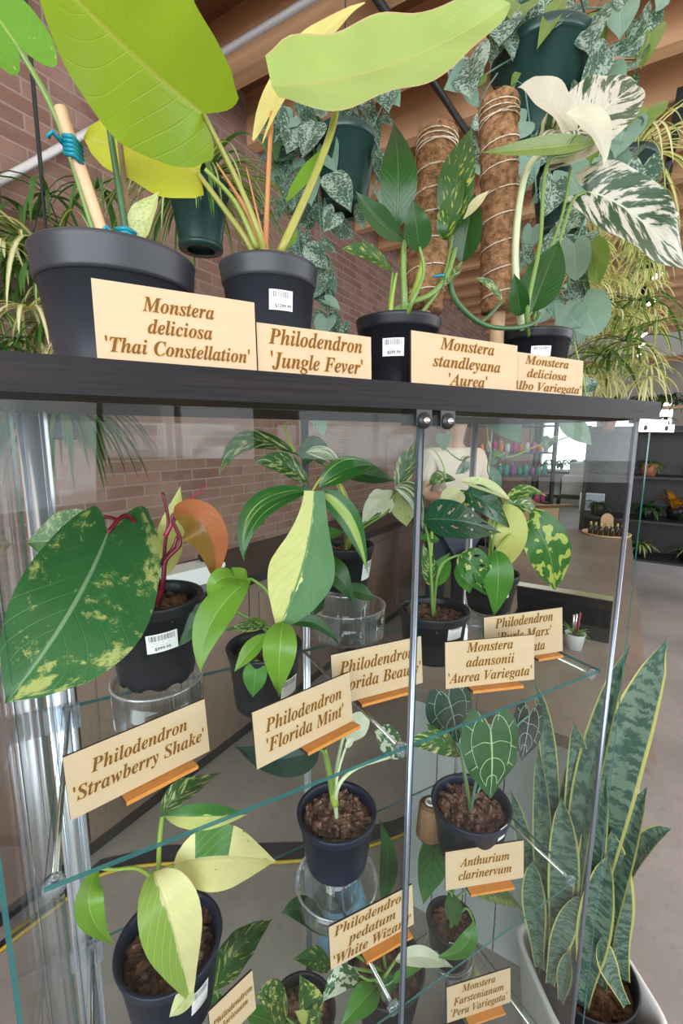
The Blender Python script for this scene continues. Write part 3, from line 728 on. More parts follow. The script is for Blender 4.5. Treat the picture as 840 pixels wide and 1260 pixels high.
y = .15
sta = top_pot('potted_monstera', 'glossy black pot with narrow dark leaves climbing the shorter coir pole', (490, 396), y, 101, ZT, .80)
price_label(sta, 483, 426, .028, .022, '$299.99')
def pole(root, top, bot, y, dpx, yb=None):
    yb = yb if yb is not None else y
    A, B = P(*bot, y=yb), P(*top, y=y); r = dpx*depth((A+B)/2)/F/2; L = (B-A).length; ax = (B-A).normalized()
    M = MB(); n, N = 36, 60; Xv = ax.orthogonal().normalized(); Yv = ax.cross(Xv); vs, uv = [], []
    for i in range(N+1):
        for k in range(n):
            a = 2*PI*k/n; p = A+ax*(L*i/N); d = Xv*math.cos(a)+Yv*math.sin(a)
            q = 1+.10*(mnoise.noise(V((p+d*r)*70))) + .05*mnoise.noise(V((p+d*r)*190))
            vs.append(p+d*(r*q)); uv.append((k/n, i/N))
    fs = [(i*n+k, i*n+(k+1) % n, (i+1)*n+(k+1) % n, (i+1)*n+k) for i in range(N) for k in range(n)] + [tuple(N*n+k for k in range(n)), tuple(range(n-1, -1, -1))]
    M.add(vs, fs, uv, 0, True)
    for i in range(420):       # loose fibres
        a = rnd.random()*2*PI; t = rnd.random(); d = Xv*math.cos(a)+Yv*math.sin(a); p = A+ax*(L*t)+d*r*1.0
        e = (Xv*math.cos(a+1.57)+Yv*math.sin(a+1.57))*rnd.choice((-1, 1))+ax*(rnd.random()-.5)*1.6
        M.tube([p, p+e*.007+d*.0022, p+e*.014+d*.0008], .0003, 3, cap=False)
    po = M.build('coir_pole', m_coir, root)
    Q = MB(); pts = []
    turns = max(4, int(L/.035)); nst = turns*14
    for i in range(nst+1):
        t = i/nst; a = 2*PI*turns*t+.5*math.sin(9*t); pts.append(A+ax*(L*(.03+.94*t))+(Xv*math.cos(a)+Yv*math.sin(a))*(r*1.075))
    Q.tube(pts, .0011, 5)
    for z in (.90, .93, .955):
        Q.tube([A+ax*(L*z)+(Xv*math.cos(a*.35)+Yv*math.sin(a*.35))*(r*1.07) for a in range(19)], .0011, 5)
    Q.build('winding_string', m_twine, po)
    W_ = MB(); C0 = V((A.x, A.y, root['_crown'][2]-.02)); W_.tube([C0, A+ax*.01], r*.42, 14); W_.build('wood_core', m_stake, po)
pole(sta, (539, 164), (520, 384), .175, 46, .165)
LF(sta, l_dark, (486, 284), (484, 151), 44, .12, .13, shape='lance', mid=(490, 215, .11), fold=.2)
LF(sta, l_dark, (497, 296), (437, 235), 31, .11, .10, mid=(462, 268, .10), pet=[(497, 380), (496, 330)], pr=.004, shape='lance', fold=.3)
LF(sta, l_dark, (516, 304), (507, 245), 34, .09, .08, pet=[(505, 376), (521, 336)], pr=.0024, shape='ovate', back=.1, fold=.25)
LF(sta, l_dark_y, (483, 335), (418, 308), 25, .12, .10, mid=(452, 313, .10), pet=[(480, 384), (481, 360)], pr=.0022, shape='lance', fold=.3)
LF(sta, l_dark_y, (556, 290), (581, 157), 42, .13, .13, mid=(562, 220, .12), pet=[(530, 370), (548, 335)], pr=.0026, shape='lance', fold=.3)
LF(sta, l_dark_y, (548, 296), (574, 210), 28, .11, .12, mid=(555, 262, .1), shape='lance', fold=.4, roll=.3)
LF(sta, l_dark, (568, 322), (584, 236), 36, .16, .15, pet=[(546, 350)], pr=.002, shape='ovate', fold=.3)
LF(sta, l_cream, (570, 270), (602, 234), 12, .13, .12, shape='lance', fold=.4)
LF(sta, l_dark_c, (546, 352), (568, 328), 14, .12, .13, shape='lance', fold=.5)
stem(sta, st_lime, [(505, 372), (514, 345), (520, 318)], .0045, .12, .0025, name='leaf_sheath')
stem(sta, st_lime, [(480, 388), (483, 362), (488, 336)], .0035, .115, .0016, name='leaf_sheath')
stem(sta, st_green, [(478, 388), (500, 374), (530, 362), (550, 338), (560, 305)], .0042, .125, .003)
stem(sta, st_brown, [(500, 390), (499, 372), (502, 356)], .0035, .14, .002)
M = MB(); c = P(540, 340, y=.118); M.tube([c+V((-.010, 0, -.002)), c+V((0, -.005, 0)), c+V((.010, 0, .002))], .0018, 6); M.build('plastic_tie', m_teal, sta)

y = .19
alb = top_pot('potted_monstera', 'black pot with white marbled leaves climbing the taller coir pole', (655, 412), y, 88, ZT, .8)
price_label(alb, 666, 431, .032, .016)
pole(alb, (614, 123), (613, 384), .20, 43)
LF(alb, l_white, (712, 178), (636, 108), 52, .16, .13, mid=(676, 128, .14), pet=[(640, 392), (634, 300), (650, 205), (690, 182)], pr=.0052, pm=st_white, shape='ovate', fold=.3, wave=.04, nv=20)
LF(alb, l_albo, (690, 178), (782, 104), 76, .17, .15, mid=(738, 138, .14), shape='round', fold=.3, roll=-.25, wave=.03, nv=22, nu=10)
LF(alb, l_white, (696, 140), (742, 208), 34, .13, .11, mid=(732, 162, .11), shape='lance', fold=.5, roll=.4)
LF(alb, l_albo2, (690, 165), (678, 190), 40, .14, .13, shape='round', fold=.2)
LF(alb, l_olive, (735, 174), (590, 188), 22, .13, .11, mid=(668, 182, .11), pet=[(648, 386), (664, 300), (672, 205), (700, 190)], pr=.003, shape='lance', fold=.5, roll=.5)
LF(alb, l_albo, (722, 236), (846, 334), 72, .16, .11, mid=(782, 266, .12), pet=[(660, 390), (690, 290), (705, 246)], pr=.0028, shape='arrow', back=.1, fold=.25, wave=.05, wn=2, nv=24, nu=10)
LF(alb, l_dark, (654, 384), (688, 296), 48, .15, .14, pet=[(650, 394)], pr=.002, shape='ovate', fold=.3)
LF(alb, l_dark, (640, 388), (632, 336), 24, .14, .13, shape='ovate', fold=.4)
LF(alb, l_dark_c, (618, 372), (582, 342), 13, .14, .13, mid=(602, 352, .13), shape='lance', fold=.4)
LF(alb, l_dark, (672, 350), (664, 312), 20, .16, .16, shape='lance')
stem(alb, st_green, [(656, 394), (670, 330), (692, 262), (702, 206)], .0028, .16, name='petiole')
stem(alb, st_dkgreen, [(552, 344), (562, 372), (592, 398), (626, 404), (656, 398), (664, 386)], .0042, .13, .003, name='stem')
stem(alb, st_dkgreen, [(590, 398), (604, 386), (618, 370)], .0026, .13, .002, name='petiole')

# ================================================================== upper glass shelf
def riser(label, c, z0, r, h, lip=.003, group='clear acrylic risers'):
    c = V((c[0], c[1], z0)); root = thing('acrylic_riser', c, label, 'riser', group)
    M = MB(); M.lathe([(r, .0005), (r, h), (r-.0025, h), (r-.0025, .0035), (0, .0035)], c, 56); M.lathe([(0, .0005), (r, .0005)], c, 56); M.build('cylinder', m_acr, root)
    Q = MB(); Q.lathe([(r-.0035, h-.0015), (r-.0005, h+.0012), (r+.0014, h), (r+.0008, h-.0018)], c, 56); Q.build('rim', m_acr_edge, root)
    return root
def on(base, z):   # foot point of a pot from the pixel of its base centre and the height it stands on
    p = P(*base, z=z); return V((p.x, p.y, z))
b = on((194, 832), 1.2525)
riser('clear acrylic riser under the pot of the huge speckled leaf', b, S1, .056, .052)
stw = potted('potted_philodendron', 'black pot with one huge cream-speckled leaf, burgundy stems and an orange leaf', (b.x, b.y, 1.2535), .110, .0455, .0595, notch=True, nch=130, fill=.020, s0=.0075)
price_label(stw, 200, 789, .036, .024, '$999.99', .06)
y = b.y
LF(stw, l_straw, (132, 656), (6, 866), 152, y-.03, .028, asym=-.16, mid=(88, 748, .085), pet=[(192, 716, .21), (178, 668, .215), (156, 634, .20)], pr=.003, pm=l_burg, shape='arrow', back=.27, n=(.35, -.75, .55), fold=.16, wave=.012, wn=2, nv=32, nu=14)
LF(stw, l_straw2, (106, 662), (33, 668), 74, y+.04, y+.05, pet=[(188, 712), (170, 660), (130, 636)], pr=.0026, pm=l_burg, shape='heart', n=(.1, -1, .35), fold=.15, back=.2)
LF(stw, l_rust, (214, 632), (264, 718), 50, y-.02, y-.035, mid=(254, 652, y-.06), pet=[(200, 722), (204, 690), (222, 668), (212, 640)], pr=.0026, pm=l_burg, shape='lance', n=(-.2, -1, .3), fold=.35, roll=-.3, wave=.05, nv=24, nu=10)
LF(stw, l_paleyel, (205, 708), (222, 598), 34, y+.03, y+.03, shape='lance', fold=.3, roll=.3)
stem(stw, l_burg, [(192, 726), (193, 700), (212, 676), (218, 660)], .0038, y-.01, .002, name='petiole')
stem(stw, l_burg, [(200, 722), (203, 670), (207, 640), (200, 606)], .0024, y+.0, .002, name='petiole')
stem(stw, l_burg, [(196, 722), (188, 690), (182, 672)], .0034, y-.005, .0022, name='petiole')
Q = MB(); Q.tube(smoothpath([P(*p, y=y-.01) for p in ((203, 660), (222, 628), (256, 594))], 6), .0032, 8, r1=.0007); Q.build('leaf_spear', l_pinkspear, stw)
Q = MB(); Q.tube(smoothpath([P(*p, y=y-.015) for p in ((190, 728), (189, 690), (186, 660))], 6), .0045, 8, r1=.0012); Q.build('leaf_spear', l_pinkspear, stw)

b = on((327, 866), S1)
mnt = potted('potted_philodendron', 'small black pot with lime green lobed leaves, low beside the taller cream-leaved plant', (b.x, b.y, S1+.001), .086, .040, .0485, nch=90, s0=.006)
price_label(mnt, 356, 845, .03, .024)
y = b.y
def lobed(root, mat, main, lobes, w, y0, y1, pet=None, pm=None, mats=None, pr=.0022, **kw):
    """a lobed blade: the main lobe plus side lobes joined into one leaf mesh"""
    M = MB(); ms = [mat]
    (b0, t0) = main[:2]; mid0 = main[2] if len(main) > 2 else None
    B, T = pt(b0, y0), pt(t0, y1)
    leaf(M, B, T, w*depth((B+T)/2)/F, mid=pt(mid0, (y0+y1)/2) if mid0 else None, **dict(dict(shape='lance', fold=.25, nv=20), **kw))
    for i, L_ in enumerate(lobes):
        lb, lt, lw = L_[:3]; lm = L_[3] if len(L_) > 3 else None; mi = 0
        if len(L_) > 4:
            if L_[4] not in ms: ms.append(L_[4])
            mi = ms.index(L_[4])
        A, C = pt(lb, y0), pt(lt, (y0+y1)/2)
        leaf(M, A, C, lw*depth(A)/F, mid=pt(lm, (y0+y1)/2-.01) if lm else None, shape='lance', fold=.25, nv=16, m=mi)
    o = M.build('leaf', ms, root)
    if pet is not None:
        Q = MB(); pts = [V(root['_crown'])+V((0, 0, -.006))]+[pt(q, y0) for q in pet]+[B]; Q.tube(smoothpath(pts, 5), pr*1.2, 7, r1=pr*.8); Q.build('petiole', pm or st_green, o)
    return o
lobed(mnt, l_mint, ((309, 712), (247, 829), (262, 762)), [((306, 716), (257, 738), 24, (272, 712)), ((302, 718), (284, 698), 20)], 42, y-.02, y-.05, pet=[(345, 772), (330, 730)])
LF(mnt, l_mint, (348, 766), (343, 858), 39, y-.045, y-.055, mid=(344, 802, y-.075), pet=[(346, 780)], shape='lance', fold=.25)
LF(mnt, l_mint, (326, 780), (288, 827), 21, y-.04, y-.05, shape='lance', fold=.3, pet=[(338, 784)])
LF(mnt, l_mint2, (316, 812), (311, 858), 29, y-.04, y-.04, shape='ovate', fold=.2)
LF(mnt, l_dark, (262, 742), (213, 800), 30, y+.0, y-.0, shape='ovate', fold=.2, pet=[(330, 780), (290, 752)])
LF(mnt, l_dark, (356, 768), (418, 796), 17, y, y, mid=(390, 768, y), shape='lance', fold=.3, pet=[(348, 782)])
LF(mnt, l_dark_c, (326, 770), (276, 776), 15, y-.01, y-.02, shape='lance', pet=[(338, 780)])
LF(mnt, l_mint, (330, 768), (292, 768), 14, y+.02, y+.02, shape='lance')
stem(mnt, st_green, [(344, 800), (348, 760), (357, 728), (356, 700)], .003, y)

b = on((424, 722), 1.287)
riser('tall clear acrylic riser under the pot of drooping cream-split leaves', b, S1, .043, .082)
riser('wide low clear acrylic riser round the base of a taller riser', b+V((.002, -.004, 0)), S1, .072, .055)
bea = potted('potted_philodendron', 'small black pot on a tall riser with drooping deep-lobed leaves, one half cream', (b.x, b.y, 1.2875), .082, .041, .0525, nch=90, s0=.006)
price_label(bea, 451, 701, .03, .034)
y = b.y; yf = y-.16
lobed(bea, l_lobe, ((384, 604), (300, 692), (318, 628)), [], 33, yf, yf-.02, fold=.3, pet=[(428, 640), (416, 592), (398, 586)], pm=st_olive)
lobed(bea, l_half, ((386, 604), (340, 778), (374, 690)), [], 82, yf-.01, yf-.03, shape='lobe', fold=.16, n=(-.15, -1, .35), nv=28)
LF(bea, l_center, (390, 606), (452, 706), 29, yf, yf-.02, mid=(428, 638, yf-.02), shape='lance', fold=.3)
LF(bea, l_lobe, (392, 600), (464, 574), 32, yf, yf+.01, mid=(430, 576, yf-.01), shape='lance', fold=.25)
lobed(bea, l_dark_c, ((366, 560), (270, 584), (306, 544)), [((380, 596), (312, 570), 30, (348, 572))], 28, yf+.07, yf+.05, fold=.3, pet=[(424, 630), (402, 575)])
LF(bea, l_stripe, (376, 557), (420, 578), 18, yf+.03, yf+.02, mid=(402, 560, yf+.02), shape='lance', fold=.3)
LF(bea, l_dark, (386, 566), (386, 536), 36, yf+.06, yf+.06, shape='round', fold=.2)
LF(bea, l_dark, (410, 580), (486, 592), 28, y+.02, y, mid=(452, 584, y), shape='lance', fold=.3)
lobed(bea, l_ivory, ((483, 604), (446, 648), (460, 622)), [((474, 606), (452, 612), 13), ((478, 612), (466, 636), 14), ((480, 612), (479, 632), 10)], 22, y-.02, y-.02, pet=[(440, 650), (470, 630)])
LF(bea, l_dark_c, (488, 604), (514, 540), 24, y-.02, y-.02, shape='lance', fold=.3, pet=[(440, 655), (478, 628)])
LF(bea, l_stripe, (485, 600), (520, 652), 26, y-.03, y-.03, mid=(508, 612, y-.03), shape='lance', fold=.3)
LF(bea, l_palestripe, (494, 604), (500, 648), 34, y, y, shape='ovate', fold=.2)
LF(bea, l_dark, (385, 704), (437, 749), 40, yf+.02, yf+.0, mid=(414, 708, yf), shape='ovate', fold=.2, n=(0, -.7, .7))
lobed(bea, l_dark, ((400, 735), (356, 740)), [((392, 735), (388, 756), 18)], 30, yf+.05, yf+.05)
LF(bea, l_dark, (424, 724), (462, 736), 22, yf+.05, yf+.05, shape='lance')
LF(bea, l_mint2, (386, 660), (424, 655), 17, y-.02, y-.03, shape='lance')
stem(bea, st_olive, [(430, 668), (432, 630), (420, 596)], .0028, y-.02)
stem(bea, st_brown, [(440, 668), (438, 630), (425, 612)], .0034, y)
stem(bea, st_lime, [(362, 556), (353, 535), (350, 522), (355, 520)], .0018, yf+.03, .0008, name='tendril')

b = on((531, 806), S1)
ada = potted('potted_monstera', 'black pot behind the centre door rod with dark green holed leaves', (b.x, b.y, S1+.001), .083, .046, .0565, nch=110, s0=.0065)
price_label(ada, 560, 778, .028, .026)
y = b.y
def holes(a, q, ph, amp=1.):
    def h(u, v):
        k = ((v-abs(u)*.30)*a+ph) % 1.0
        return .26 < abs(u) < .74 and .22 < v < .86 and abs(k-.5) < .17*amp*math.sin(PI*(abs(u)-.26)/.48)+.0
    return h
LF(ada, l_adan, (521, 640), (616, 656), 54, y-.03, y-.03, mid=(568, 642, y-.05), pet=[(531, 720), (528, 670)], shape='ovate', n=(-.1, -.75, .65), fold=.15, nv=56, nu=28, hole=holes(5, 0, .2), wave=.012)
LF(ada, l_adan, (572, 606), (628, 652), 34, y-.0, y-.01, mid=(602, 622, y-.02), shape='ovate', fold=.15, nv=44, nu=22, hole=holes(5, 0, .5))
LF(ada, l_adan2, (566, 682), (606, 738), 42, y-.03, y-.04, mid=(588, 704, y-.05), pet=[(540, 700)], shape='ovate', fold=.15, nv=44, nu=22, hole=holes(4, 0, .1))
LF(ada, l_dark_c, (533, 724), (520, 668), 20, y-.01, y-.01, shape='lance', fold=.4, pet=[])
LF(ada, l_mint2, (534, 722), (553, 680), 24, y-.015, y-.015, shape='lance', fold=.4, pet=[])
LF(ada, l_cream, (566, 604), (540, 630), 28, y, y, shape='ovate', fold=.2)
LF(ada, l_adan2, (575, 604), (556, 640), 26, y+.0, y, shape='ovate', nv=36, nu=18, hole=holes(4, 0, .3))
LF(ada, l_dark_c, (560, 590), (524, 600), 18, y+.02, y+.02, mid=(540, 588, y), shape='lance')
LF(ada, l_mint2, (540, 664), (512, 662), 14, y, y, shape='lance')
stem(ada, st_lime, [(532, 745), (531, 722), (530, 690), (532, 640)], .0032, y)
stem(ada, st_lime, [(548, 588), (545, 572), (536, 556), (527, 548)], .0014, y-.02, .0008, name='tendril')

b = on((601, 748), 1.240)
riser('short clear acrylic riser under the small pot beside the lime-patched leaf', b, S1, .042, .038)
bur = potted('potted_philodendron', 'small black pot on a short riser with lime-patched and pale yellow leaves', (b.x, b.y, 1.2395), .072, .039, .051, nch=80, s0=.006)
price_label(bur, 619, 725, .026, .034)
y = b.y-.03
LF(bur, l_burle, (651, 640), (682, 726), 52, y-.02, y-.04, mid=(674, 676, y-.05), pet=[(604, 690), (622, 662), (640, 650)], pm=st_lime, shape='arrow', back=.08, fold=.14, wave=.02)
LF(bur, l_paleyel, (614, 622), (622, 702), 44, y, y-.01, mid=(626, 660, y-.02), pet=[(604, 690), (606, 640)], shape='ovate', fold=.2)
LF(bur, l_mint2, (609, 678), (607, 760), 34, y-.05, y-.05, mid=(613, 712, y-.07), pet=[(604, 700), (606, 686)], shape='lance', fold=.2)
LF(bur, l_palestripe, (566, 592), (630, 618), 18, y, y-.02, mid=(602, 600, y-.02), shape='lance', fold=.3)
LF(bur, l_burle, (622, 616), (674, 612), 17, y-.02, y-.02, mid=(648, 604, y-.02), shape='lance', fold=.3, pet=[(605, 680), (612, 640)])
LF(bur, l_dark_c, (622, 624), (666, 640), 24, y-.01, y-.02, mid=(646, 622, y-.02), shape='ovate', fold=.25)
LF(bur, l_dark_y, (590, 604), (622, 636), 22, y+.01, y, shape='ovate', fold=.25)
LF(bur, l_mint2, (566, 690), (578, 730), 26, y+.01, y+.01, shape='ovate')
stem(bur, st_lime, [(603, 712), (602, 680), (606, 640), (610, 618)], .0028, y+.02)

# ================================================================== middle glass shelf
b = on((214, 1236), S2)
cre = potted('potted_monstera', 'tall navy-black pot with cream and green split leaves, middle shelf near the post', (b.x, b.y, S2+.001), .105, .050, .0640, mat=m_blue_pot, nch=120, s0=.0075, fill=.022)
price_label(cre, 246, 1226, .024, .034)
y = b.y
stem(cre, st_lime, [(206, 1150), (196, 1090), (196, 1040), (200, 1002)], .0032, y-.02)
LF(cre, l_dark_c, (197, 1003), (271, 951), 30, y-.02, y-.0, mid=(226, 975, y-.03), shape='lance', fold=.35, roll=.3)
LF(cre, l_half, (203, 1004), (305, 1002), 26, y-.03, y-.02, mid=(255, 1004, y-.05), shape='lance', fold=.4, roll=-.5)
LF(cre, l_patch, (214, 1064), (339, 1060), 62, y-.03, y-.02, mid=(276, 1054, y-.05), pet=[(198, 1096), (202, 1072)], pm=st_lime, shape='lance', fold=.15, n=(0, -.7, .75))
LF(cre, l_patch2, (188, 1072), (236, 1238), 66, y-.05, y-.065, mid=(212, 1140, y-.085), pet=[(198, 1100), (194, 1080)], shape='lance', fold=.2, n=(.1, -.8, .6))
LF(cre, l_mint, (122, 1068), (141, 1162), 30, y-.03, y-.05, mid=(110, 1118, y-.06), pet=[(196, 1098), (172, 1070), (140, 1070)], pm=st_lime, shape='lance', fold=.3)
LF(cre, l_palestripe, (238, 1216), (208, 1252), 22, y-.07, y-.075, shape='ovate')

b = on((414, 1058), .880)
riser('clear acrylic ring riser under the pot of white-stemmed leaves, middle shelf', b+V((0, 0, 0)), S2, .067, .030)
riser('narrow clear acrylic riser inside the wide ring on the middle shelf', b, S2, .038, .064)
wiz = potted('potted_philodendron', 'navy-black pot standing in a clear ring, white-streaked petioles and clay bark', (b.x, b.y, .8805), .093, .0485, .0615, mat=m_blue_pot, bark=m_bark2, nch=150, s0=.0055, fill=.014)
y = b.y
Q = MB(); Q.tube(smoothpath([P(*p, y=y-.02) for p in ((412, 990), (406, 955), (399, 922))], 6), .0065, 9, r1=.0035); Q.build('stem', st_lime, wiz)
LF(wiz, l_ivory, (425, 900), (452, 878), 34, y-.0, y-.01, pet=[(412, 976), (414, 946), (420, 915)], pm=st_white, pr=.003, shape='round', fold=.2, n=(0, -1, .3))
LF(wiz, l_wiz, (462, 900), (497, 932), 34, y-.03, y-.03, pet=[(415, 970), (440, 944), (488, 926)], pm=st_white, pr=.0028, shape='ovate', fold=.2)
LF(wiz, l_wiz_d, (392, 921), (288, 918), 44, y-.03, y-.05, mid=(340, 934, y-.04), pet=[(406, 960), (400, 930)], shape='ovate', fold=.3, n=(0, -.7, .7))
LF(wiz, l_ivory, (425, 920), (436, 908), 8, y-.03, y-.03, shape='lance', pet=[(414, 960)], pm=st_white)

b = on((576, 1046), S2)
ant = potted('potted_anthurium', 'navy-black pot of clay bark with white-veined velvet heart leaves', (b.x, b.y, S2+.001), .100, .0525, .0685, mat=m_blue_pot, bark=m_bark2, nch=170, s0=.0055, fill=.017)
price_label(ant, 613, 1018, .018, .028)
y = b.y
def heart(root, mat, vmat, b, t, w, y0, y1, pet, pm=None, vein_r=.0007, n=None, mid=None, fold=.12):
    B, T = pt(b, y0), pt(t, y1); wm = w*depth((B+T)/2)/F; M = MB()
    leaf(M, B, T, wm, 'heart', n=n, mid=pt(mid, (y0+y1)/2) if mid else None, fold=fold, nv=28, nu=16, cup=.15)
    nu, nv = 16, 28; g = [M.v[i*(nu+1):(i+1)*(nu+1)] for i in range(nv+1)]
    o = M.build('leaf', mat, root)
    nrm = ((T-B).cross(g[8][nu]-g[8][0])).normalized()
    if nrm.dot(CAM-B) < 0: nrm = -nrm
    def at(u, v):
        x = (u+1)/2*nu; q = v*nv; i, j = min(int(q), nv-1), min(int(x), nu-1); fi, fj = q-i, x-j
        return (g[i][j]*(1-fi)*(1-fj)+g[i+1][j]*fi*(1-fj)+g[i][j+1]*(1-fi)*fj+g[i+1][j+1]*fi*fj)+nrm*.0005
    Q = MB(); Q.tube([at(0, k/20) for k in range(20)], vein_r*1.5, 5, r1=vein_r*.6)
    for s in (-1, 1):
        for path in ([(0, .02), (.35, .0), (.58, .08), (.68, .22), (.66, .38), (.60, .52)], [(0, .40), (.22, .42), (.44, .50), (.58, .62), (.52, .78)], [(0, .64), (.25, .68), (.5, .80)],
                     [(0, .20), (.3, .22), (.67, .28)], [(.67, .30), (.92, .34)], [(.62, .48), (.88, .54)], [(.62, .14), (.9, .10)], [(.35, .04), (.6, .0)]):
            pts = [at(s*a, max(0, c)) for a, c in path]
            Q.tube(smoothpath(pts, 4), vein_r, 5, r1=vein_r*.6)
    Q.build('vein', vmat, o)
    R_ = MB(); R_.tube(smoothpath([V(root['_crown'])+V((0, 0, -.006))]+[pt(q, y0) for q in pet]+[B], 5), .0026, 7, r1=.0018); R_.build('petiole', pm or st_blue, o)
v_pale = plain('pale_leaf_vein', (.42, .56, .32), .5); v_grey = plain('grey_green_leaf_vein', (.34, .46, .38), .5)
heart(ant, l_anth, v_pale, (603, 897), (602, 982), 84, y-.055, y-.075, [(586, 960), (598, 930)], n=(-.15, -1, .45))
heart(ant, l_anth_b, v_grey, (551, 858), (562, 914), 76, y+.03, y+.01, [(572, 960), (562, 900)], n=(.05, -1, .55))
heart(ant, l_anth_u, v_grey, (651, 880), (641, 936), 36, y+.02, y+.0, [(592, 965), (630, 900)], n=(-.8, -1, .1))
LF(ant, l_dark_c, (566, 930), (498, 918), 26, y-.02, y-.04, mid=(532, 912, y-.05), pet=[(574, 962)], shape='lance', fold=.5, roll=.5)
LF(ant, l_mint2, (540, 912), (524, 890), 14, y, y, shape='lance')

b = on((531, 1036), S2)
sp = thing('twine_spool', (b.x+.004, b.y+.012, S2+.001), 'small cone of brown jute twine on a white core', 'twine spool')
M = MB(); c = V(sp['_o']); M.lathe([(.012, .002), (.0235, .002), (.0255, .006), (.0205, .068), (.018, .0715), (.010, .0715), (.010, .06)], c, 36,
    mod=lambda i, a, r, z: (r+.0004*math.sin(a*7+z*900), z)); M.build('twine', m_jute, sp)
M = MB(); M.lathe([(.010, .0), (.010, .074), (.0085, .0745), (.0065, .074), (.0065, .0), (.010, 0)], c, 24); M.build('core', m_white, sp)
M = MB()
for z in (.02, .037, .053): M.tube([c+V(((.0242-z*.075)*math.cos(a*.35), (.0242-z*.075)*math.sin(a*.35), z+.004*math.sin(a*.35))) for a in range(19)], .0009, 5)
M.build('loose_strand', m_twine, sp)

# ================================================================== lowest visible shelf
b = on((552, 1176), S3)
riser('clear acrylic riser on the lowest visible shelf, behind the small three-line sign', b, S3, .052, .018)
kar = potted('potted_monstera', 'dark pot on the lowest visible shelf with a bright veined leaf and mottled leaves', (b.x, b.y, S3+.0045), .092, .040, .0505, nch=80)
price_label(kar, 562, 1166, .034, .028)
y = b.y
LF(kar, l_karst, (535, 1036), (520, 1112), 44, y-.05, y-.06, pet=[(556, 1110), (548, 1060)], shape='heart', back=.1, fold=.12, n=(-.1, -1, .5))
LF(kar, l_mott, (574, 1096), (644, 1122), 26, y-.03, y-.03, mid=(612, 1098, y-.04), pet=[(560, 1108)], shape='lance', fold=.15)
LF(kar, l_dark, (552, 1096), (562, 1140), 22, y-.06, y-.07, shape='lance', pet=[(556, 1106)])
LF(kar, l_mint2, (582, 1132), (534, 1178), 20, y-.05, y-.06, mid=(570, 1166, y-.06), shape='lance', pet=[(572, 1118)])
LF(kar, l_mint2, (570, 1060), (576, 1030), 20, y+.04, y+.05, shape='lance', pet=[(556, 1100)])
LF(kar, l_mott, (580, 1262), (584, 1185), 34, .25, .25, shape='ovate', n=(0, -1, .3))
stem(kar, st_green, [(556, 1130), (556, 1104), (566, 1070)], .003, y)

b = on((474, 1236), S3)
ped = potted('potted_philodendron', 'black pot of dark soil on the lowest visible shelf with many narrow green leaves', (b.x, b.y, S3+.001), .10, .058, .0745, nch=90, s0=.005)
y = b.y
for q in ((LF, l_dark, (406, 1152), (346, 1124), 30, (374, 1122)), (LF, l_dark_y, (406, 1186), (360, 1180), 26, None), (LF, l_mint2, (462, 1214), (418, 1264), 30, (446, 1232)),
          (LF, l_dark, (462, 1208), (506, 1266), 30, (488, 1228)), (LF, l_dark, (469, 1108), (466, 1006), 22, (478, 1060)), (LF, l_mint2, (478, 1220), (492, 1262), 18, None)):
    LF(ped, q[1], q[2], q[3], q[4], y-.02, y-.04, mid=(*q[5], y-.04) if q[5] else None, pet=[((q[2][0]+470)/2, (q[2][1]+1210)/2-6)], pr=.0026, shape='lance', fold=.2)
LF(ped, l_ivory, (486, 1182), (558, 1191), 20, y-.04, y-.05, mid=(522, 1178, y-.06), pet=[(474, 1200)], pr=.0032, shape='lance', fold=.25)
LF(ped, l_wiz, (442, 1200), (396, 1234), 24, y-.04, y-.05, mid=(418, 1206, y-.06), pet=[(456, 1206)], shape='lance', fold=.25)
LF(ped, l_mint2, (484, 1206), (540, 1170), 12, y-.03, y-.03, shape='strap', pet=[(474, 1212)])
b = on((372, 1290), S3)
mar = potted('potted_pothos', 'yellow-marbled leafy plant rising from the lowest visible shelf beside the cut-off sign', (b.x, b.y, S3+.001), .09, .05, .06, nch=40)
y = b.y
LF(mar, l_mott_y, (386, 1256), (368, 1198), 34, y-.03, y-.03, shape='ovate', pet=[(376, 1268)])
LF(mar, l_mott_y, (352, 1252), (314, 1226), 36, y-.04, y-.05, mid=(334, 1228, y-.05), shape='ovate', pet=[(366, 1262)])
LF(mar, l_mott_y, (372, 1262), (398, 1248), 20, y-.05, y-.06, shape='ovate', pet=[(374, 1270)])
LF(mar, l_paleyel, (378, 1262), (362, 1244), 16, y-.05, y-.06, shape='ovate', pet=[(374, 1270)])
LF(mar, l_dark_y, (264, 1216), (336, 1130), 36, y-.02, y-.02, mid=(294, 1168, y-.03), shape='lance', wave=.07, wn=4, nv=24, pet=[(330, 1262), (280, 1240)])
LF(mar, l_dark, (270, 1220), (262, 1256), 22, y-.02, y-.02, shape='lance', wave=.05, pet=[(310, 1270)])
LF(mar, l_mint2, (300, 1246), (340, 1262), 22, y-.05, y-.05, shape='lance', pet=[(350, 1272)])

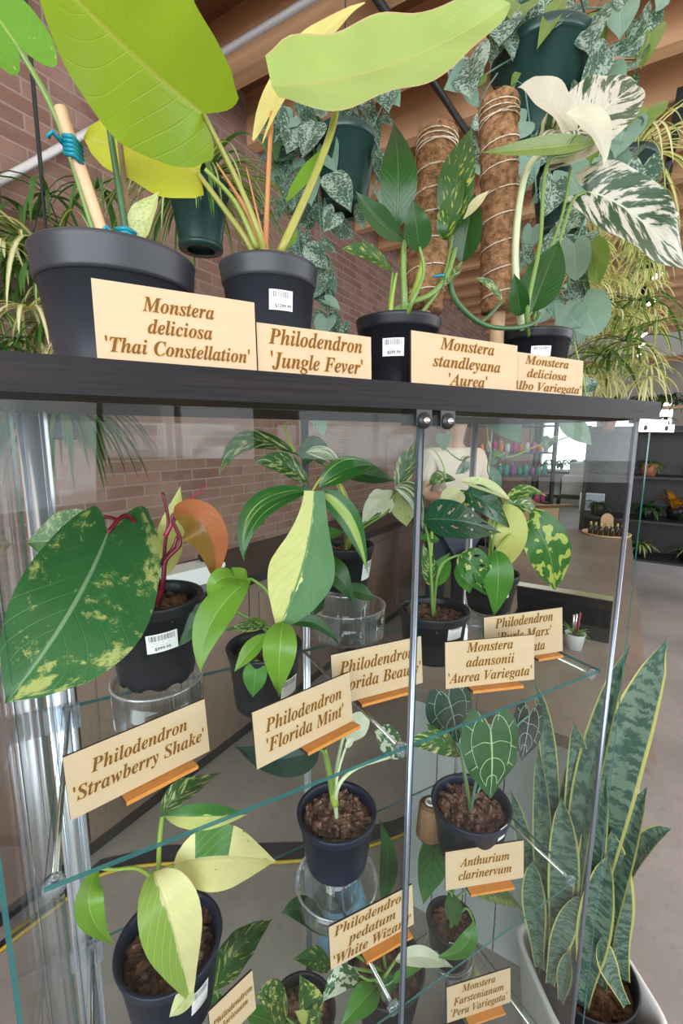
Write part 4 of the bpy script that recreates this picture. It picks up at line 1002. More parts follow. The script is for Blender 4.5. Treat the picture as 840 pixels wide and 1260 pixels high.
# pale blue pouch with an oval emblem, seen through the ring riser
c = on((424, 1160), S3)
bag = thing('plastic_pouch', c, 'pale blue plastic pouch with an oval white and red emblem, beneath the ring riser', 'pouch')
M = MB(); vs = []; N, K = 10, 28
for i in range(N+1):
    t = i/N; hw = .066*(1-.74*t**1.3)+.004; hd = .034*(1-t)**.6+.002
    for k in range(K):
        a = 2*PI*k/K; ca, sa = math.cos(a), math.sin(a)
        vs.append(c+V((hw*math.copysign(abs(ca)**.6, ca), hd*math.copysign(abs(sa)**.8, sa)+.0, .20*t)))
M.add(vs, [(i*K+k, i*K+(k+1) % K, (i+1)*K+(k+1) % K, (i+1)*K+k) for i in range(N) for k in range(K)]+[tuple(N*K+k for k in range(K)), tuple(range(K-1, -1, -1))], None, 0, True)
M.build('body', plain('pale_blue_plastic', (.22, .42, .60), .35, var=.25, scale=30), bag)
p0 = P(423, 1090, y=c.y-.026); M = MB()
for rx, rz, dy, mi in ((.012, .017, 0, 0), (.0075, .011, -.0006, 1), (.004, .006, -.0012, 0)):
    M.add([p0+V((rx*math.cos(2*PI*k/24), dy, rz*math.sin(2*PI*k/24))) for k in range(24)], [tuple(range(24))], m=mi)
M.build('emblem', [plain('emblem_white', (.75, .75, .74), .5), plain('emblem_red', (.55, .05, .08), .5)], bag)

# ================================================================== island counter behind, snake plant in front of it
IT = .80
isl = thing('island_counter', W(2.4, 1.7, 0), 'long island counter with a taupe top and pale plank sides, behind the cabinet', 'counter')
M = MB(); rbox(M, 1.215, 4.3, 1.36, 2.04, IT-.035, IT); M.build('countertop', m_top, isl)
M = MB(); rbox(M, 1.255, 4.25, 1.40, 2.0, .0, IT-.035); M.build('body', m_wallp, isl)
for k in range(6):
    M = MB(); rbox(M, 1.237, 1.254, 1.40+.1*k+.002, 1.40+.1*(k+1)-.002, .0, IT-.036); M.build('plank', m_plank, isl)
for k in range(10):
    M = MB(); rbox(M, 1.256+.3*k, 1.256+.3*k+.296, 2.001, 2.018, 0, IT-.036); M.build('plank', m_plank, isl)

c = P(722, 1190, z=.30); sn = thing('snake_plant', (c.x, c.y, 0), 'big snake plant with yellow-edged banded leaves in a white square planter on the floor', 'snake plant')
R0 = Matrix.Translation((c.x, c.y, 0)) @ Matrix.Rotation(math.radians(-24), 4, 'Z')
def sqring(prof, n=40, pw=.36):
    vs, fs = [], []
    for i, (r, z) in enumerate(prof):
        for k in range(n):
            a = 2*PI*k/n; ca, sa = math.cos(a), math.sin(a)
            vs.append(R0 @ V((r*math.copysign(abs(ca)**pw, ca), r*math.copysign(abs(sa)**pw, sa), z)))
    fs = [(i*n+k, i*n+(k+1) % n, (i+1)*n+(k+1) % n, (i+1)*n+k) for i in range(len(prof)-1) for k in range(n)]
    return vs, fs
M = MB(); vs, fs = sqring([(.0, 0), (.10, 0), (.105, .01), (.128, .26), (.132, .275), (.128, .282), (.120, .28), (.118, .26), (.10, .1), (0, .1)]); M.add(vs, fs, None, 0, True); M.build('planter', m_white, sn)
M = MB(); M.lathe([(.098, .12), (.106, .285), (.110, .298), (.106, .300), (.101, .285), (.095, .2), (0, .2)], (c.x, c.y, 0), 40); M.build('inner_pot', m_black_pot, sn)
S = MB(); S.lathe([(0, .262), (.05, .260), (.099, .255)], (c.x, c.y, 0), 30); chunks(S, (c.x, c.y, .258), .09, 90, .007); S.build('soil', m_bark, sn)
def sword(b, t, w, db, dt, mid=None, roll=0., fold=.35, mat=l_snake, **k):
    B, T = P(*b, d=db), P(*t, d=dt); M = MB()
    leaf(M, B, T, w*.86*(db+dt)/2/F, 'sword', mid=P(*mid, d=(db+dt)/2) if mid else None, fold=fold, roll=roll, nv=22, n=(CAM-B).normalized(), **k); M.build('leaf', mat, sn)
d0 = depth((c.x, c.y, .28))
sword((728, 1180), (821, 784), 56, d0-.02, d0-.20, (748, 985), .0, twist=-.3)
sword((706, 1224), (775, 792), 36, d0, d0-.20, (716, 1010), .5)
sword((704, 1236), (746, 952), 34, d0-.03, d0-.14, (722, 1096), .2)
sword((742, 1215), (796, 968), 40, d0-.02, d0-.16, (756, 1088), .45)
sword((765, 1205), (752, 1020), 46, d0-.03, d0-.12, (756, 1110), -.3)
sword((754, 1150), (826, 1020), 30, d0+.03, d0-.06, (782, 1060), .8)
sword((716, 1238), (748, 1050), 42, d0-.06, d0-.14, (730, 1150), .1)
sword((770, 1236), (738, 1152), 28, d0-.08, d0-.12, (746, 1186), -.3)
sword((668, 1200), (705, 888), 32, d0+.02, d0-.14, (706, 1010), -.2)
sword((664, 1190), (662, 918), 25, d0+.04, d0-.10, (668, 1060), .2)
sword((678, 1200), (690, 980), 40, d0-.01, d0-.10, (692, 1090), -.1)
sword((658, 1180), (702, 930), 24, d0+.05, d0-.06, (690, 1040), .5)
sword((672, 1185), (656, 838), 26, d0+.06, d0-.14, (676, 980), -.6)
sword((664, 1190), (656, 1058), 32, d0-.02, d0-.06, (658, 1120), .2)
sword((676, 1210), (712, 1100), 30, d0-.04, d0-.09, (690, 1150), -.4)
sword((672, 1190), (628, 972), 24, d0+.05, d0-.04, (650, 1070), -.5)
sword((690, 1232), (700, 1170), 20, d0-.06, d0-.08, None, .3)

def on_top(px, py, z=IT): p = P(px, py, z=z); return V((p.x, p.y, z))
c = on_top(706, 797); g = thing('potted_succulent', c, 'little white pot with spiky green and red plants on the island counter', 'potted plant')
M = MB(); M.lathe([(0, .001), (.026, 0), (.034, .055), (.036, .058), (.033, .058), (.03, .045), (0, .045)], c, 32); M.build('pot', m_white, g)
M = MB(); tuft(M, c+V((0, 0, .05)), 26, .06, .008, 1.0, 1.0); M.build('foliage', leafmat('bright_green_spiky', (.16, .34, .06)), g)
for dx, col, mt in ((-.012, 0, m_steel), (.006, 0, plain('red_leaf_stick', (.35, .02, .06), .3)), (-.004, 0, m_steel)):
    M = MB(); M.tube([c+V((dx, 0, .05)), c+V((dx*2.2, -.004, .135))], .0035, 8); M.build('plant_pick', mt, g)
c = on_top(690, 772); q = thing('card_reader_stand', c, 'glossy black counter display with a slanted screen behind the little white pot', 'display')
c = V(q['_o']); Rz = Matrix.Translation(c) @ Matrix.Rotation(math.radians(-60), 4, 'Z')
m_gloss = plain('glossy_black_plastic', (.012, .013, .016), .12)
M = MB(); M.box((-.17, -.07, 0), (.17, .09, .055), M=Rz); M.build('base', m_gloss, q)
M = MB(); M.box((-.17, -.008, 0), (.17, .008, .15), M=Rz @ Matrix.Translation((0, .0, .045)) @ Matrix.Rotation(.5, 4, 'X')); s_ = M.build('screen', m_gloss, q)
M = MB(); M.box((-.17, -.011, .148), (.17, .011, .153), M=Rz @ Matrix.Translation((0, .0, .045)) @ Matrix.Rotation(.5, 4, 'X')); M.build('bezel', m_steel, s_)
# tray with small bottles
c = on_top(745, 657); q = thing('wooden_tray', c, 'round wooden tray on the far part of the island counter', 'tray')
M = MB(); M.lathe([(0, .001), (.17, 0), (.18, .012), (.172, .014), (.165, .006), (0, .006)], c, 40); M.build('dish', m_stake, q)
m_amber = plain('dark_amber_glass', (.03, .03, .02), .12)
for k in range(7):
    a = -.9+.3*k; p = c+RS*(.0-.02*k % .05)+RT*(-.11+.037*k)+V((0, 0, .0065))+RS*(-.07)
    o = thing('dropper_bottle', p, 'small dark bottle with a pale cap standing on the round wooden tray', 'bottle', 'dark bottles on the wooden tray')
    M = MB(); M.lathe([(0, 0), (.017, .001), (.018, .055), (.008, .068), (.008, .075), (0, .075)], p, 18); M.build('bottle', m_amber, o)
    M = MB(); M.lathe([(.009, .074), (.009, .09), (.004, .1), (0, .1)], p, 14); M.build('cap', plain('gold_cap', (.5, .36, .18), .4) if k == 0 else bpy.data.materials['gold_cap'], o)
p = c+V((0, 0, .0065))+RS*.03; o = thing('arched_card', p, 'small arched wooden card standing among bottles on the tray', 'card')
M = MB(); A = [p+RT*x+V((0, 0, z)) for x, z in [(-.045, 0), (.045, 0), (.045, .11)]+[(.045*math.cos(a*PI/10), .11+.05*math.sin(a*PI/10)) for a in range(1, 10)]+[(-.045, .11)]]
n = len(A); M.add(A+[v+RS*.006 for v in A], [tuple(range(n)), tuple(range(2*n-1, n-1, -1))]+[(i, (i+1) % n, n+(i+1) % n, n+i) for i in range(n)]); M.build('board', m_stake, o)
# small framed notices
for px, lab in ((727, 'white framed notice standing on the island counter beside the bottle tray'), (757, 'second white framed notice on the island counter, half behind the right door rod')):
    c = on_top(px, 628); o = thing('framed_notice', c, lab, 'notice'); Rz = Matrix.Translation(c) @ Matrix.Rotation(math.radians(-55), 4, 'Z')
    M = MB(); M.box((-.12, -.006, 0), (.12, .006, .19), M=Rz); M.build('frame', m_white, o)
    M = MB(); M.box((-.105, -.0075, .015), (.105, -.006, .175), M=Rz); M.build('sheet', plain('bluish_paper', (.5, .58, .68), .6, var=.3, scale=45) if 'bluish_paper' not in bpy.data.materials else bpy.data.materials['bluish_paper'], o)
# cardboard boxes
for (px, py, w, h, dpt, lab) in ((640, 652, .42, .26, .3, 'wide brown cardboard box on the far end of the island counter'), (612, 604, .2, .30, .2, 'tall brown cardboard box behind the wide one')):
    c = P(px, py, d=3.5 if w > .3 else 4.2); z0 = IT if w > .3 else .62
    o = thing('cardboard_box', (c.x, c.y, z0), lab, 'box'); Rz = Matrix.Translation((c.x, c.y, z0)) @ Matrix.Rotation(math.radians(-20), 4, 'Z')
    M = MB(); M.box((-w/2, -dpt/2, 0), (w/2, dpt/2, h), M=Rz); M.build('body', m_card, o)
    for s in (-1, 1):
        M = MB(); M.box((-w/2, 0, 0), (w/2, .004, dpt*.45), M=Rz @ Matrix.Translation((0, s*dpt/2, h)) @ Matrix.Rotation(-s*1.25, 4, 'X')); M.build('flap', m_card, o)
    if w < .3:
        k = thing('stool', (c.x, c.y, 0), 'dark stool carrying the tall cardboard box', 'stool'); M = MB(); M.box((-.16, -.14, .58), (.16, .14, .62), M=Matrix.Translation((c.x, c.y, 0))); M.build('seat', m_dark, k)
        for sx in (-1, 1):
            for sy in (-1, 1): M = MB(); M.tube([(c.x+sx*.13, c.y+sy*.11, 0), (c.x+sx*.12, c.y+sy*.10, .58)], .014, 8); M.build('leg', m_dark, k)

# ------------------------------------------------------------------ shelving of bottles behind the counter
def shelf_unit(name, label, o3, rotdeg, w, dpt, zs, top, mat=m_dark):
    r = thing(name, o3, label, 'shelving'); Rz = Matrix.Translation(o3) @ Matrix.Rotation(math.radians(rotdeg), 4, 'Z')
    for x in (-w/2, w/2):
        for y in (0, dpt): M = MB(); M.box((x-.018, y-.018, 0), (x+.018, y+.018, top), M=Rz); M.build('upright', mat, r)
    for z in zs: M = MB(); M.box((-w/2, 0, z-.02), (w/2, dpt, z), M=Rz); M.build('shelf', mat, r)
    return Rz
c = P(632, 560, d=5.0)
Rz = shelf_unit('bottle_shelving', 'black metal shelving of bright bottles seen through the cabinet', (c.x, c.y, 0), -18, 1.0, .35, (.5, .85, 1.16, 1.42, 1.72), 2.0)
cols = [(.5, .05, .22), (.25, .08, .35), (.02, .28, .12), (.6, .2, .03), (.02, .30, .22), (.55, .06, .2), (.6, .6, .58), (.05, .35, .3), (.6, .08, .25)]
bm_ = [plain('bottle_plastic_%s' % n, cl, .35) for n, cl in zip('magenta violet green orange jade pink white teal rose'.split(), cols)]
cap_ = plain('bottle_cap_plastic', (.05, .22, .08), .4)
nb = 0
for z, zn in ((1.42, 'second'), (1.16, 'third'), (.85, 'fourth')):
    for k in range(12):
        p = Rz @ V((-.45+.08*k+rnd.random()*.01, .06, z)); h = .10+.06*rnd.random(); r = .026
        o = thing('squeeze_bottle', p, 'small %s bottle standing on the %s shelf of the black shelving' % ('magenta violet green orange jade pink white teal rose'.split()[(k*3+nb) % 9], zn), 'bottle', 'bright bottles on the %s black shelf' % zn)
        M = MB(); M.lathe([(0, 0), (r, .002), (r, h*.72), (r*.4, h*.85), (0, h*.85)], p, 14); M.build('body', bm_[(k*3+nb) % 9], o)
        M = MB(); M.lathe([(r*.42, h*.84), (r*.42, h), (0, h)], p, 10); M.build('cap', cap_ if k % 2 else bm_[(k*5+4) % 9], o)
    nb += 1

# ------------------------------------------------------------------ person behind the counter
def person():
    c = P(556, 600, d=3.25); c.z = 0
    root = thing('person', c, 'person in a cream T-shirt standing behind the counter with arms folded', 'person')
    Rz = Matrix.Translation(c) @ Matrix.Rotation(math.radians(-10), 4, 'Z')
    def skin(name, verts, edges, rad, mat, par, lv=2):
        me = bpy.data.meshes.new(name); me.from_pydata([tuple((Rz @ V(v))-c) for v in verts], edges, []); o = bpy.data.objects.new(name, me); COL.objects.link(o); o.parent = par; o['_o'] = par['_o']
        o.modifiers.new('Skin', 'SKIN'); sk = me.skin_vertices[0].data
        for i, r in enumerate(rad): sk[i].radius = r if isinstance(r, tuple) else (r, r)
        sk[0].use_root = True
        m = o.modifiers.new('Sub', 'SUBSURF'); m.levels = m.render_levels = lv; me.materials.append(mat)
        for p in me.polygons: p.use_smooth = True
        return o
    m_skin = plain('skin', (.42, .24, .17), .5); m_shirt = plain('cream_cotton', (.62, .54, .45), .85, var=.05, scale=30); m_jean = plain('dark_denim', (.04, .05, .08), .8); m_hair = plain('brown_hair', (.06, .035, .02), .6)
    v = [(0, 0, .95), (0, 0, 1.15), (0, 0, 1.38), (0, 0, 1.50), (0, -.01, 1.57), (0, -.02, 1.66), (0, -.015, 1.74),
         (-.18, 0, 1.43), (-.25, -.03, 1.17), (-.05, -.22, 1.16), (.06, -.24, 1.20), (.18, 0, 1.43), (.25, -.03, 1.17), (.05, -.25, 1.12), (-.08, -.25, 1.12),
         (-.10, 0, .9), (-.11, .0, .5), (-.11, .02, .08), (-.12, -.12, .03), (.10, 0, .9), (.11, .0, .5), (.11, .02, .08), (.12, -.12, .03)]
    e = [(0, 1), (1, 2), (2, 3), (3, 4), (4, 5), (5, 6), (2, 7), (7, 8), (8, 9), (9, 10), (2, 11), (11, 12), (12, 13), (13, 14), (0, 15), (15, 16), (16, 17), (17, 18), (0, 19), (19, 20), (20, 21), (21, 22)]
    r = [(.15, .11), (.14, .10), (.16, .11), .07, .055, .088, .075, .07, .048, .036, .03, .07, .048, .036, .03, .085, .06, .042, .04, .085, .06, .042, .04]
    body = skin('body', v, e, r, m_skin, root)
    skin('shirt', [(0, 0, .93), (0, 0, 1.15), (0, 0, 1.40), (0, 0, 1.50), (-.19, 0, 1.43), (-.245, -.02, 1.24), (.19, 0, 1.43), (.245, -.02, 1.24)], [(0, 1), (1, 2), (2, 3), (2, 4), (4, 5), (2, 6), (6, 7)],
         [(.18, .14), (.165, .13), (.18, .135), .08, .088, .075, .088, .075], m_shirt, root)
    skin('trousers', [(0, 0, .93), (-.10, 0, .86), (-.11, 0, .5), (-.11, .02, .08), (.10, 0, .86), (.11, 0, .5), (.11, .02, .08)], [(0, 1), (1, 2), (2, 3), (0, 4), (4, 5), (5, 6)], [(.17, .13), .10, .075, .06, .10, .075, .06], m_jean, root)
    skin('hair', [(0, .03, 1.66), (0, .02, 1.74), (0, -.02, 1.79)], [(0, 1), (1, 2)], [.085, .088, .06], m_hair, root)
person()

# ------------------------------------------------------------------ cabinets along the brick wall
wc = thing('base_cabinet', W(2.5, .3, 0), 'row of taupe panelled base cabinets with a dark top along the brick wall', 'cabinet')
M = MB(); rbox(M, -.6, 4.0, .01, .46, .87, .92); M.build('countertop', plain('dark_countertop', (.03, .028, .03), .3), wc)
M = MB(); rbox(M, -.55, 3.95, .02, .36, .08, .87); M.build('carcass', m_panel, wc)
M = MB(); rbox(M, -.55, 3.95, .02, .33, .0, .08); M.build('plinth', m_dark, wc)
for k in range(10):
    s0 = -.54+.43*k; M = MB(); rbox(M, s0+.004, s0+.426, .361, .38, .1, .86); d = M.build('door', m_panel, wc)
    M = MB()
    rbox(M, s0+.07, s0+.36, .381, .387, .17, .78); M.build('raised_panel', m_panel, d)
for px, py, r, h, lab in ((105, 770, .07, .12, 'empty black nursery pot on the dark counter, nearest the left post'), (262, 708, .06, .10, 'empty black nursery pot on the dark counter beside the white carton')):
    p = P(px, py, z=.921); potted('nursery_pot', lab, (p.x, p.y, .921), h, r*.75, r, cat='pot', nch=30)
p = P(232, 718, z=.921); o = thing('white_carton', (p.x, p.y, .921), 'white carton lying on the dark counter behind the orange leaf', 'carton'); Rz = Matrix.Translation((p.x, p.y, .921)) @ Matrix.Rotation(math.radians(20), 4, 'Z')
M = MB(); M.box((-.15, -.06, 0), (.15, .06, .075), M=Rz); M.build('body', m_white, o); M = MB(); M.box((-.152, -.062, .06), (.152, .062, .078), M=Rz); M.build('lid', m_white, o)
# floor strip and yellow cable
A = [P(x, y, z=.004) for x, y in ((-60, 1215), (75, 1104), (118, 1068), (200, 1050), (370, 1046), (485, 1018), (600, 970))]
M = MB(); vs = []
for a in A:
    for dd in (-.035, .035):
        vs.append(a+CF.cross(V((0, 0, 1))).cross(V((0, 0, 1))).normalized()*dd)
M.add(vs+[v-V((0, 0, .004)) for v in vs], [(2*i, 2*i+1, 2*i+3, 2*i+2) for i in range(len(A)-1)]); tag(M.build('floor_cable_cover', plain('black_rubber', (.025, .025, .03), .7)), 'flat black rubber cable cover lying across the concrete floor', 'cable cover')
M = MB(); M.tube(smoothpath([P(x, y, z=.008) for x, y in ((-60, 1225), (0, 1170), (75, 1112), (120, 1078), (200, 1063), (370, 1059), (485, 1031), (600, 982))], 6), .006, 8); tag(M.build('yellow_cable', plain('yellow_rubber', (.55, .38, .03), .5)), 'yellow cable running along the black cover on the floor', 'cable')

# ================================================================== hanging baskets
WIRE = plain('dark_wire', (.03, .04, .04), .4, .6)
def basket(name, label, rc, d, rimw, hk=.82, cat='hanging plant', group=None, mat=None):
    c = P(*rc, d=d); r = rimw*d/F/2; h = 2*r*hk
    root = thing(name, (c.x, c.y, c.z-h), label, cat, group); b = V(root['_o'])
    prof = [(0, .004), (r*.5, .002), (r*.66, 0), (r*.70, .006), (r*.93, h-.03), (r*.955, h-.03), (r*1.0, h-.024), (r*1.0, h-.004), (r*.99, h), (r*.95, h-.002), (r*.92, h-.03), (0, h-.035)]
    M = MB(); M.lathe(prof, b, 48); M.lathe([(r*.45, -.012), (r*.72, -.010), (r*.74, .004), (r*.45, .004)], b, 40); M.build('pot', mat or m_green_pot, root)
    top = V((b.x, b.y, CEIL-.0)); kn = V((b.x, b.y, b.z+h+r*2.6))
    M = MB()
    for k in range(3):
        a = 2*PI*k/3+.5; M.tube([b+V((r*.97*math.cos(a), r*.97*math.sin(a), h-.01)), kn], .0022, 6)
    M.tube([kn, kn+V((0, 0, .03)), top], .003, 6); M.build('hanger', WIRE, root)
    root['_top'] = (b.x, b.y, b.z+h); root['_r'] = r; return root
def hleaf(M, p, w, tipdir, face=1., m=0, shape='heart'):
    L = w*1.25; t = V(tipdir).normalized(); c = (CAM-p).normalized()
    n = c*face+V((rnd.gauss(0, .45), rnd.gauss(0, .45), .35+rnd.gauss(0, .3)))
    leaf(M, p, p+t*L, w, shape, n=n, fold=.2+.2*rnd.random(), arch=.08*rnd.random(), nv=9, nu=6, m=m, back=.2)
def vines(root, paths, d, mats, w=.05, smat=None, dens=1., stem_r=.002, jit=.03, wj=.35):
    """trailing vines along pixel paths, heart leaves alternating along them"""
    M = MB(); Q = MB()
    for path in paths:
        pts = smoothpath([P(p[0], p[1], d=d+(p[2] if len(p) > 2 else 0)) for p in path], 8); Q.tube(pts, stem_r, 5)
        acc = 0
        for i in range(1, len(pts)):
            acc += (pts[i]-pts[i-1]).length
            if acc > .035/dens:
                acc = 0; p = pts[i]+V((rnd.gauss(0, jit), rnd.gauss(0, jit), rnd.gauss(0, jit*.5))); Q.tube([pts[i], (pts[i]+p)/2+V((0, 0, .01)), p], stem_r*.6, 4)
                hleaf(M, p, w*(1-wj+2*wj*rnd.random()), (rnd.gauss(0, .6), rnd.gauss(0, .3), -1+.5*rnd.random()), m=rnd.choices(range(len(mats)), [3]+[1]*(len(mats)-1))[0])
    M.build('foliage', mats, root); Q.build('vine', smat or st_blue, root)
def hero_leaves(root, d, specs, mats):
    for (b, t, w, mi, sh) in specs:
        M = MB(); B, T = P(*b, d=d), P(*t, d=d-.02); leaf(M, B, T, w*d/F, sh, n=(CAM-B).normalized()+V((rnd.gauss(0, .2), 0, .3)), fold=.25, nv=16, nu=8, back=.2 if sh in ('heart', 'round') else 0); M.build('leaf', mats[mi], root)

bk = basket('hanging_pothos', 'biggest dark green hanging basket, silver-marbled vines, above the tall coir pole', (667, 68), 1.20, 122, .92)
hero_leaves(bk, 1.10, [((578, 72), (580, 124), 52, 0, 'heart'), ((728, 20), (724, 68), 46, 0, 'ovate'), ((748, 56), (708, 118), 34, 0, 'ovate'), ((762, 8), (762, 50), 40, 1, 'heart'),
    ((770, 48), (786, 68), 40, 0, 'heart'), ((800, 40), (788, 86), 34, 2, 'heart'), ((694, -6), (660, 62), 22, 2, 'lance'), ((620, 20), (614, 58), 44, 0, 'ovate'), ((604, 8), (588, 40), 40, 0, 'heart'),
    ((796, 134), (778, 172), 44, 2, 'heart'), ((770, 150), (756, 196), 46, 1, 'heart'), ((600, 150), (578, 160), 22, 0, 'lance'), ((640, 6), (630, 30), 44, 2, 'heart'), ((750, 90), (760, 130), 34, 1, 'heart'),
    ((690, 14), (676, 40), 36, 0, 'heart'), ((812, -6), (806, 16), 24, 1, 'heart')], [l_satin, l_satin_u, l_olive])
vines(bk, [[(640, 66), (600, 90), (575, 110)], [(690, 60), (745, 90), (770, 160), (775, 230)], [(650, 60), (690, 20), (740, 10), (790, 30)], [(630, 70), (612, 30), (640, 0), (700, -20)], [(700, 66), (730, 40), (735, 90), (720, 120)],
           [(716, 70), (735, 150), (728, 240), (700, 330), (706, 420)], [(612, 90), (590, 130), (600, 190)], [(640, 70), (655, 180), (660, 250)]], 1.14, [l_satin, l_satin_u, l_olive], .062, dens=.8)
hero_leaves(bk, 1.0, [((706, 300), (708, 346), 34, 1, 'round'), ((716, 372), (736, 412), 48, 1, 'round'), ((694, 268), (716, 278), 26, 0, 'heart'), ((724, 300), (730, 340), 18, 2, 'lance'), ((700, 388), (716, 402), 40, 1, 'heart'),
    ((556, 40), (572, 60), 30, 0, 'heart'), ((716, 478), (738, 470), 24, 0, 'heart')], [l_satin, l_satin_u, l_olive])
vines(bk, [[(706, 420), (722, 500), (704, 534), (662, 548), (628, 562), (604, 556), (598, 524)], [(604, 556), (600, 580), (612, 598)], [(560, 505), (552, 530), (546, 548), (566, 566), (580, 560)]], .98, [l_satin, l_satin_u], .03, dens=.28, stem_r=.0018, smat=st_lime, jit=.012)
hero_leaves(bk, .95, [((606, 498), (640, 546), 46, 1, 'heart'), ((546, 536), (546, 556), 20, 1, 'heart'), ((604, 574), (616, 604), 12, 2, 'lance'), ((392, 512), (398, 538), 20, 1, 'heart'), ((700, 520), (728, 548), 26, 1, 'heart')], [l_satin, l_satin_u, l_satin_u])
b2 = basket('hanging_pothos', 'small green hanging basket behind the big one, between the coir pole and marbled leaf', (690, 222), 1.5, 66, .9)
vines(b2, [[(670, 222), (690, 260), (676, 320), (684, 400)], [(700, 222), (716, 280), (702, 370)], [(660, 215), (640, 250), (645, 330)], [(690, 216), (720, 210), (735, 260)]], 1.48, [l_satin, l_satin_u], .055)

b3 = basket('hanging_pothos', 'green hanging basket of silver-marbled vines behind the orange petiole', (424, 170), 1.62, 80, .98)
hero_leaves(b3, 1.52, [((470, 102), (478, 140), 36, 0, 'heart'), ((360, 150), (352, 190), 40, 0, 'heart'), ((392, 150), (372, 196), 34, 0, 'ovate'), ((412, 262), (398, 286), 26, 0, 'heart'), ((404, 214), (432, 262), 36, 0, 'ovate'),
    ((352, 140), (336, 176), 34, 0, 'heart'), ((440, 100), (446, 132), 36, 0, 'heart'), ((376, 300), (404, 332), 26, 0, 'lance'), ((330, 170), (340, 200), 26, 2, 'heart'), ((480, 110), (492, 132), 22, 1, 'heart')], [l_satin, l_satin_u, l_dark])
vines(b3, [[(395, 165), (360, 180), (345, 230), (340, 280)], [(400, 168), (375, 220), (380, 300), (410, 370), (420, 420)], [(455, 165), (470, 130), (480, 110)], [(410, 160), (420, 130), (450, 110)], [(390, 170), (352, 150), (340, 200), (360, 260), (372, 330)],
           [(460, 170), (470, 200), (452, 250)], [(385, 170), (392, 250), (398, 330), (405, 400)], [(400, 165), (380, 140), (360, 160), (350, 210)]], 1.58, [l_satin, l_satin, l_satin_u], .062, dens=1.1)

def spider(name, label, rc, d, rimw, n, L, w=.014, mats=None, babies=0, hk=.85, group=None):
    r = basket(name, label, rc, d, rimw, hk, group=group); M = MB(); mats = mats or [l_spider, l_bgreen]
    t = V(r['_top']); 
    for i in range(n):
        a = rnd.random()*2*PI; rr = r['_r']*.6*rnd.random()
        strap(M, t+V((rr*math.cos(a), rr*math.sin(a), -.01)), V((math.cos(a), math.sin(a), .5+1.1*rnd.random())), L*(.55+.6*rnd.random()), w*(.7+.5*rnd.random()), 2.6*(.7+.6*rnd.random()), rnd.randrange(len(mats)), 10)
    M.build('foliage', mats, r); return r
s1 = spider('hanging_spider_plant', 'green basket with shaggy spider plant leaves just right of the broad pot', (244, 228), 1.45, 74, 110, .36, .012, [l_spider, l_spider, l_bgreen], hk=.95)
s2 = spider('hanging_spider_plant', 'small green basket spilling spider plant against the brick, behind the tied stake', (62, 318), 1.60, 62, 130, .46, .016, [l_spider, l_bgreen, l_spider_y], hk=.72)
def mass(root, pts, d, n, L, w, mats, dj=.12, droop=2.4, name='foliage'):
    M = MB()
    for (px, py) in pts:
        c = P(px, py, d=d+rnd.uniform(-dj, dj)); tuft(M, c, n, L*(.7+.5*rnd.random()), w, droop, .7, rnd.randrange(len(mats)), nv=8)
    M.build(name, mats, root)
mass(s2, [(10, 330), (0, 390), (34, 380), (60, 400), (20, 420), (95, 420), (-20, 300), (40, 330), (5, 430), (70, 360), (15, 360), (48, 430), (0, 300), (25, 300)], 1.45, 20, .17, .012, [l_spider, l_bgreen, l_spider_y], name='plantlets')
mass(s2, [(120, 232), (60, 240), (30, 262)], 1.5, 12, .3, .015, [l_bgreen, l_spider])
s3 = spider('hanging_spider_plant', 'huge cascade of yellowish spider plant beside the marbled leaf', (770, 196), 1.9, 70, 60, .5, .014, [l_spider_y, l_spider])
mass(s3, [(rnd.uniform(712, 805), rnd.uniform(230, 480)) for i in range(85)], 1.75, 16, .13, .0095, [l_spider_y, l_spider_y, l_spider], .2, name='plantlets')
mass(s3, [(778, 118), (752, 192), (768, 200)], 1.5, 14, .06, .006, [l_spider_y], .05, 3., name='plantlet')
mass(s3, [(790, 370), (770, 420), (800, 400), (745, 440)], 1.55, 14, .26, .012, [l_spider, l_bgreen], .1, 1.8)
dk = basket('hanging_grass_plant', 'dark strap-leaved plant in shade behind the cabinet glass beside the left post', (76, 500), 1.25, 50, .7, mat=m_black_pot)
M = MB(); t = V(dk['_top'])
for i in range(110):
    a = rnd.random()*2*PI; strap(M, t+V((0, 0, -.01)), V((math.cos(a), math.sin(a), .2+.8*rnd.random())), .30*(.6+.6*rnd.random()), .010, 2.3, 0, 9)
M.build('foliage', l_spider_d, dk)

# ------------------------------------------------------------------ ceiling conduit, black rail, track lights
def bar(name, label, cat, a, b, za, r, mat, ext=0.):
    A, B = P(*a, z=za), P(*b, z=za); d = (B-A).normalized(); M = MB(); M.tube([A-d*ext, B+d*ext], r, 12); o = M.build(name, mat); tag(o, label, cat); return A, B
def on_wall(px, py, t):      # the point of a pixel on the plane t in front of the brick wall
    v = ray(px, py); n = V(RT); return CAM+v*((RO+n*t-CAM).dot(n)/v.dot(n))
A = P(206, 106, z=CEIL-.03); B = P(388, -4, z=CEIL-.03); dB = (B-A).normalized(); E_ = on_wall(0, 223, .035); C_ = on_wall(188, 118, .035)
M = MB(); M.tube(smoothpath([E_+(E_-C_)*.3, E_, C_], 4)+smoothpath([A+dB*.05, B, B+dB*.8], 4), .014, 12)
tag(M.build('conduit_pipe', m_conduit), 'silver conduit pipe running under the ceiling joists and along the brick wall', 'pipe')
bar('ceiling_rail', 'thin black rail running under the joists between two hanging baskets', 'rail', (512, 70), (566, 150), CEIL-.02, .016, m_dark, .4)
tr = thing('light_track', W(5.5, 2.0, CEIL-.06), 'black ceiling light track along the far right joists', 'light track')
M = MB(); rbox(M, 2.8, 11.5, 1.98, 2.02, CEIL-.035, CEIL); M.build('rail', m_dark, tr)
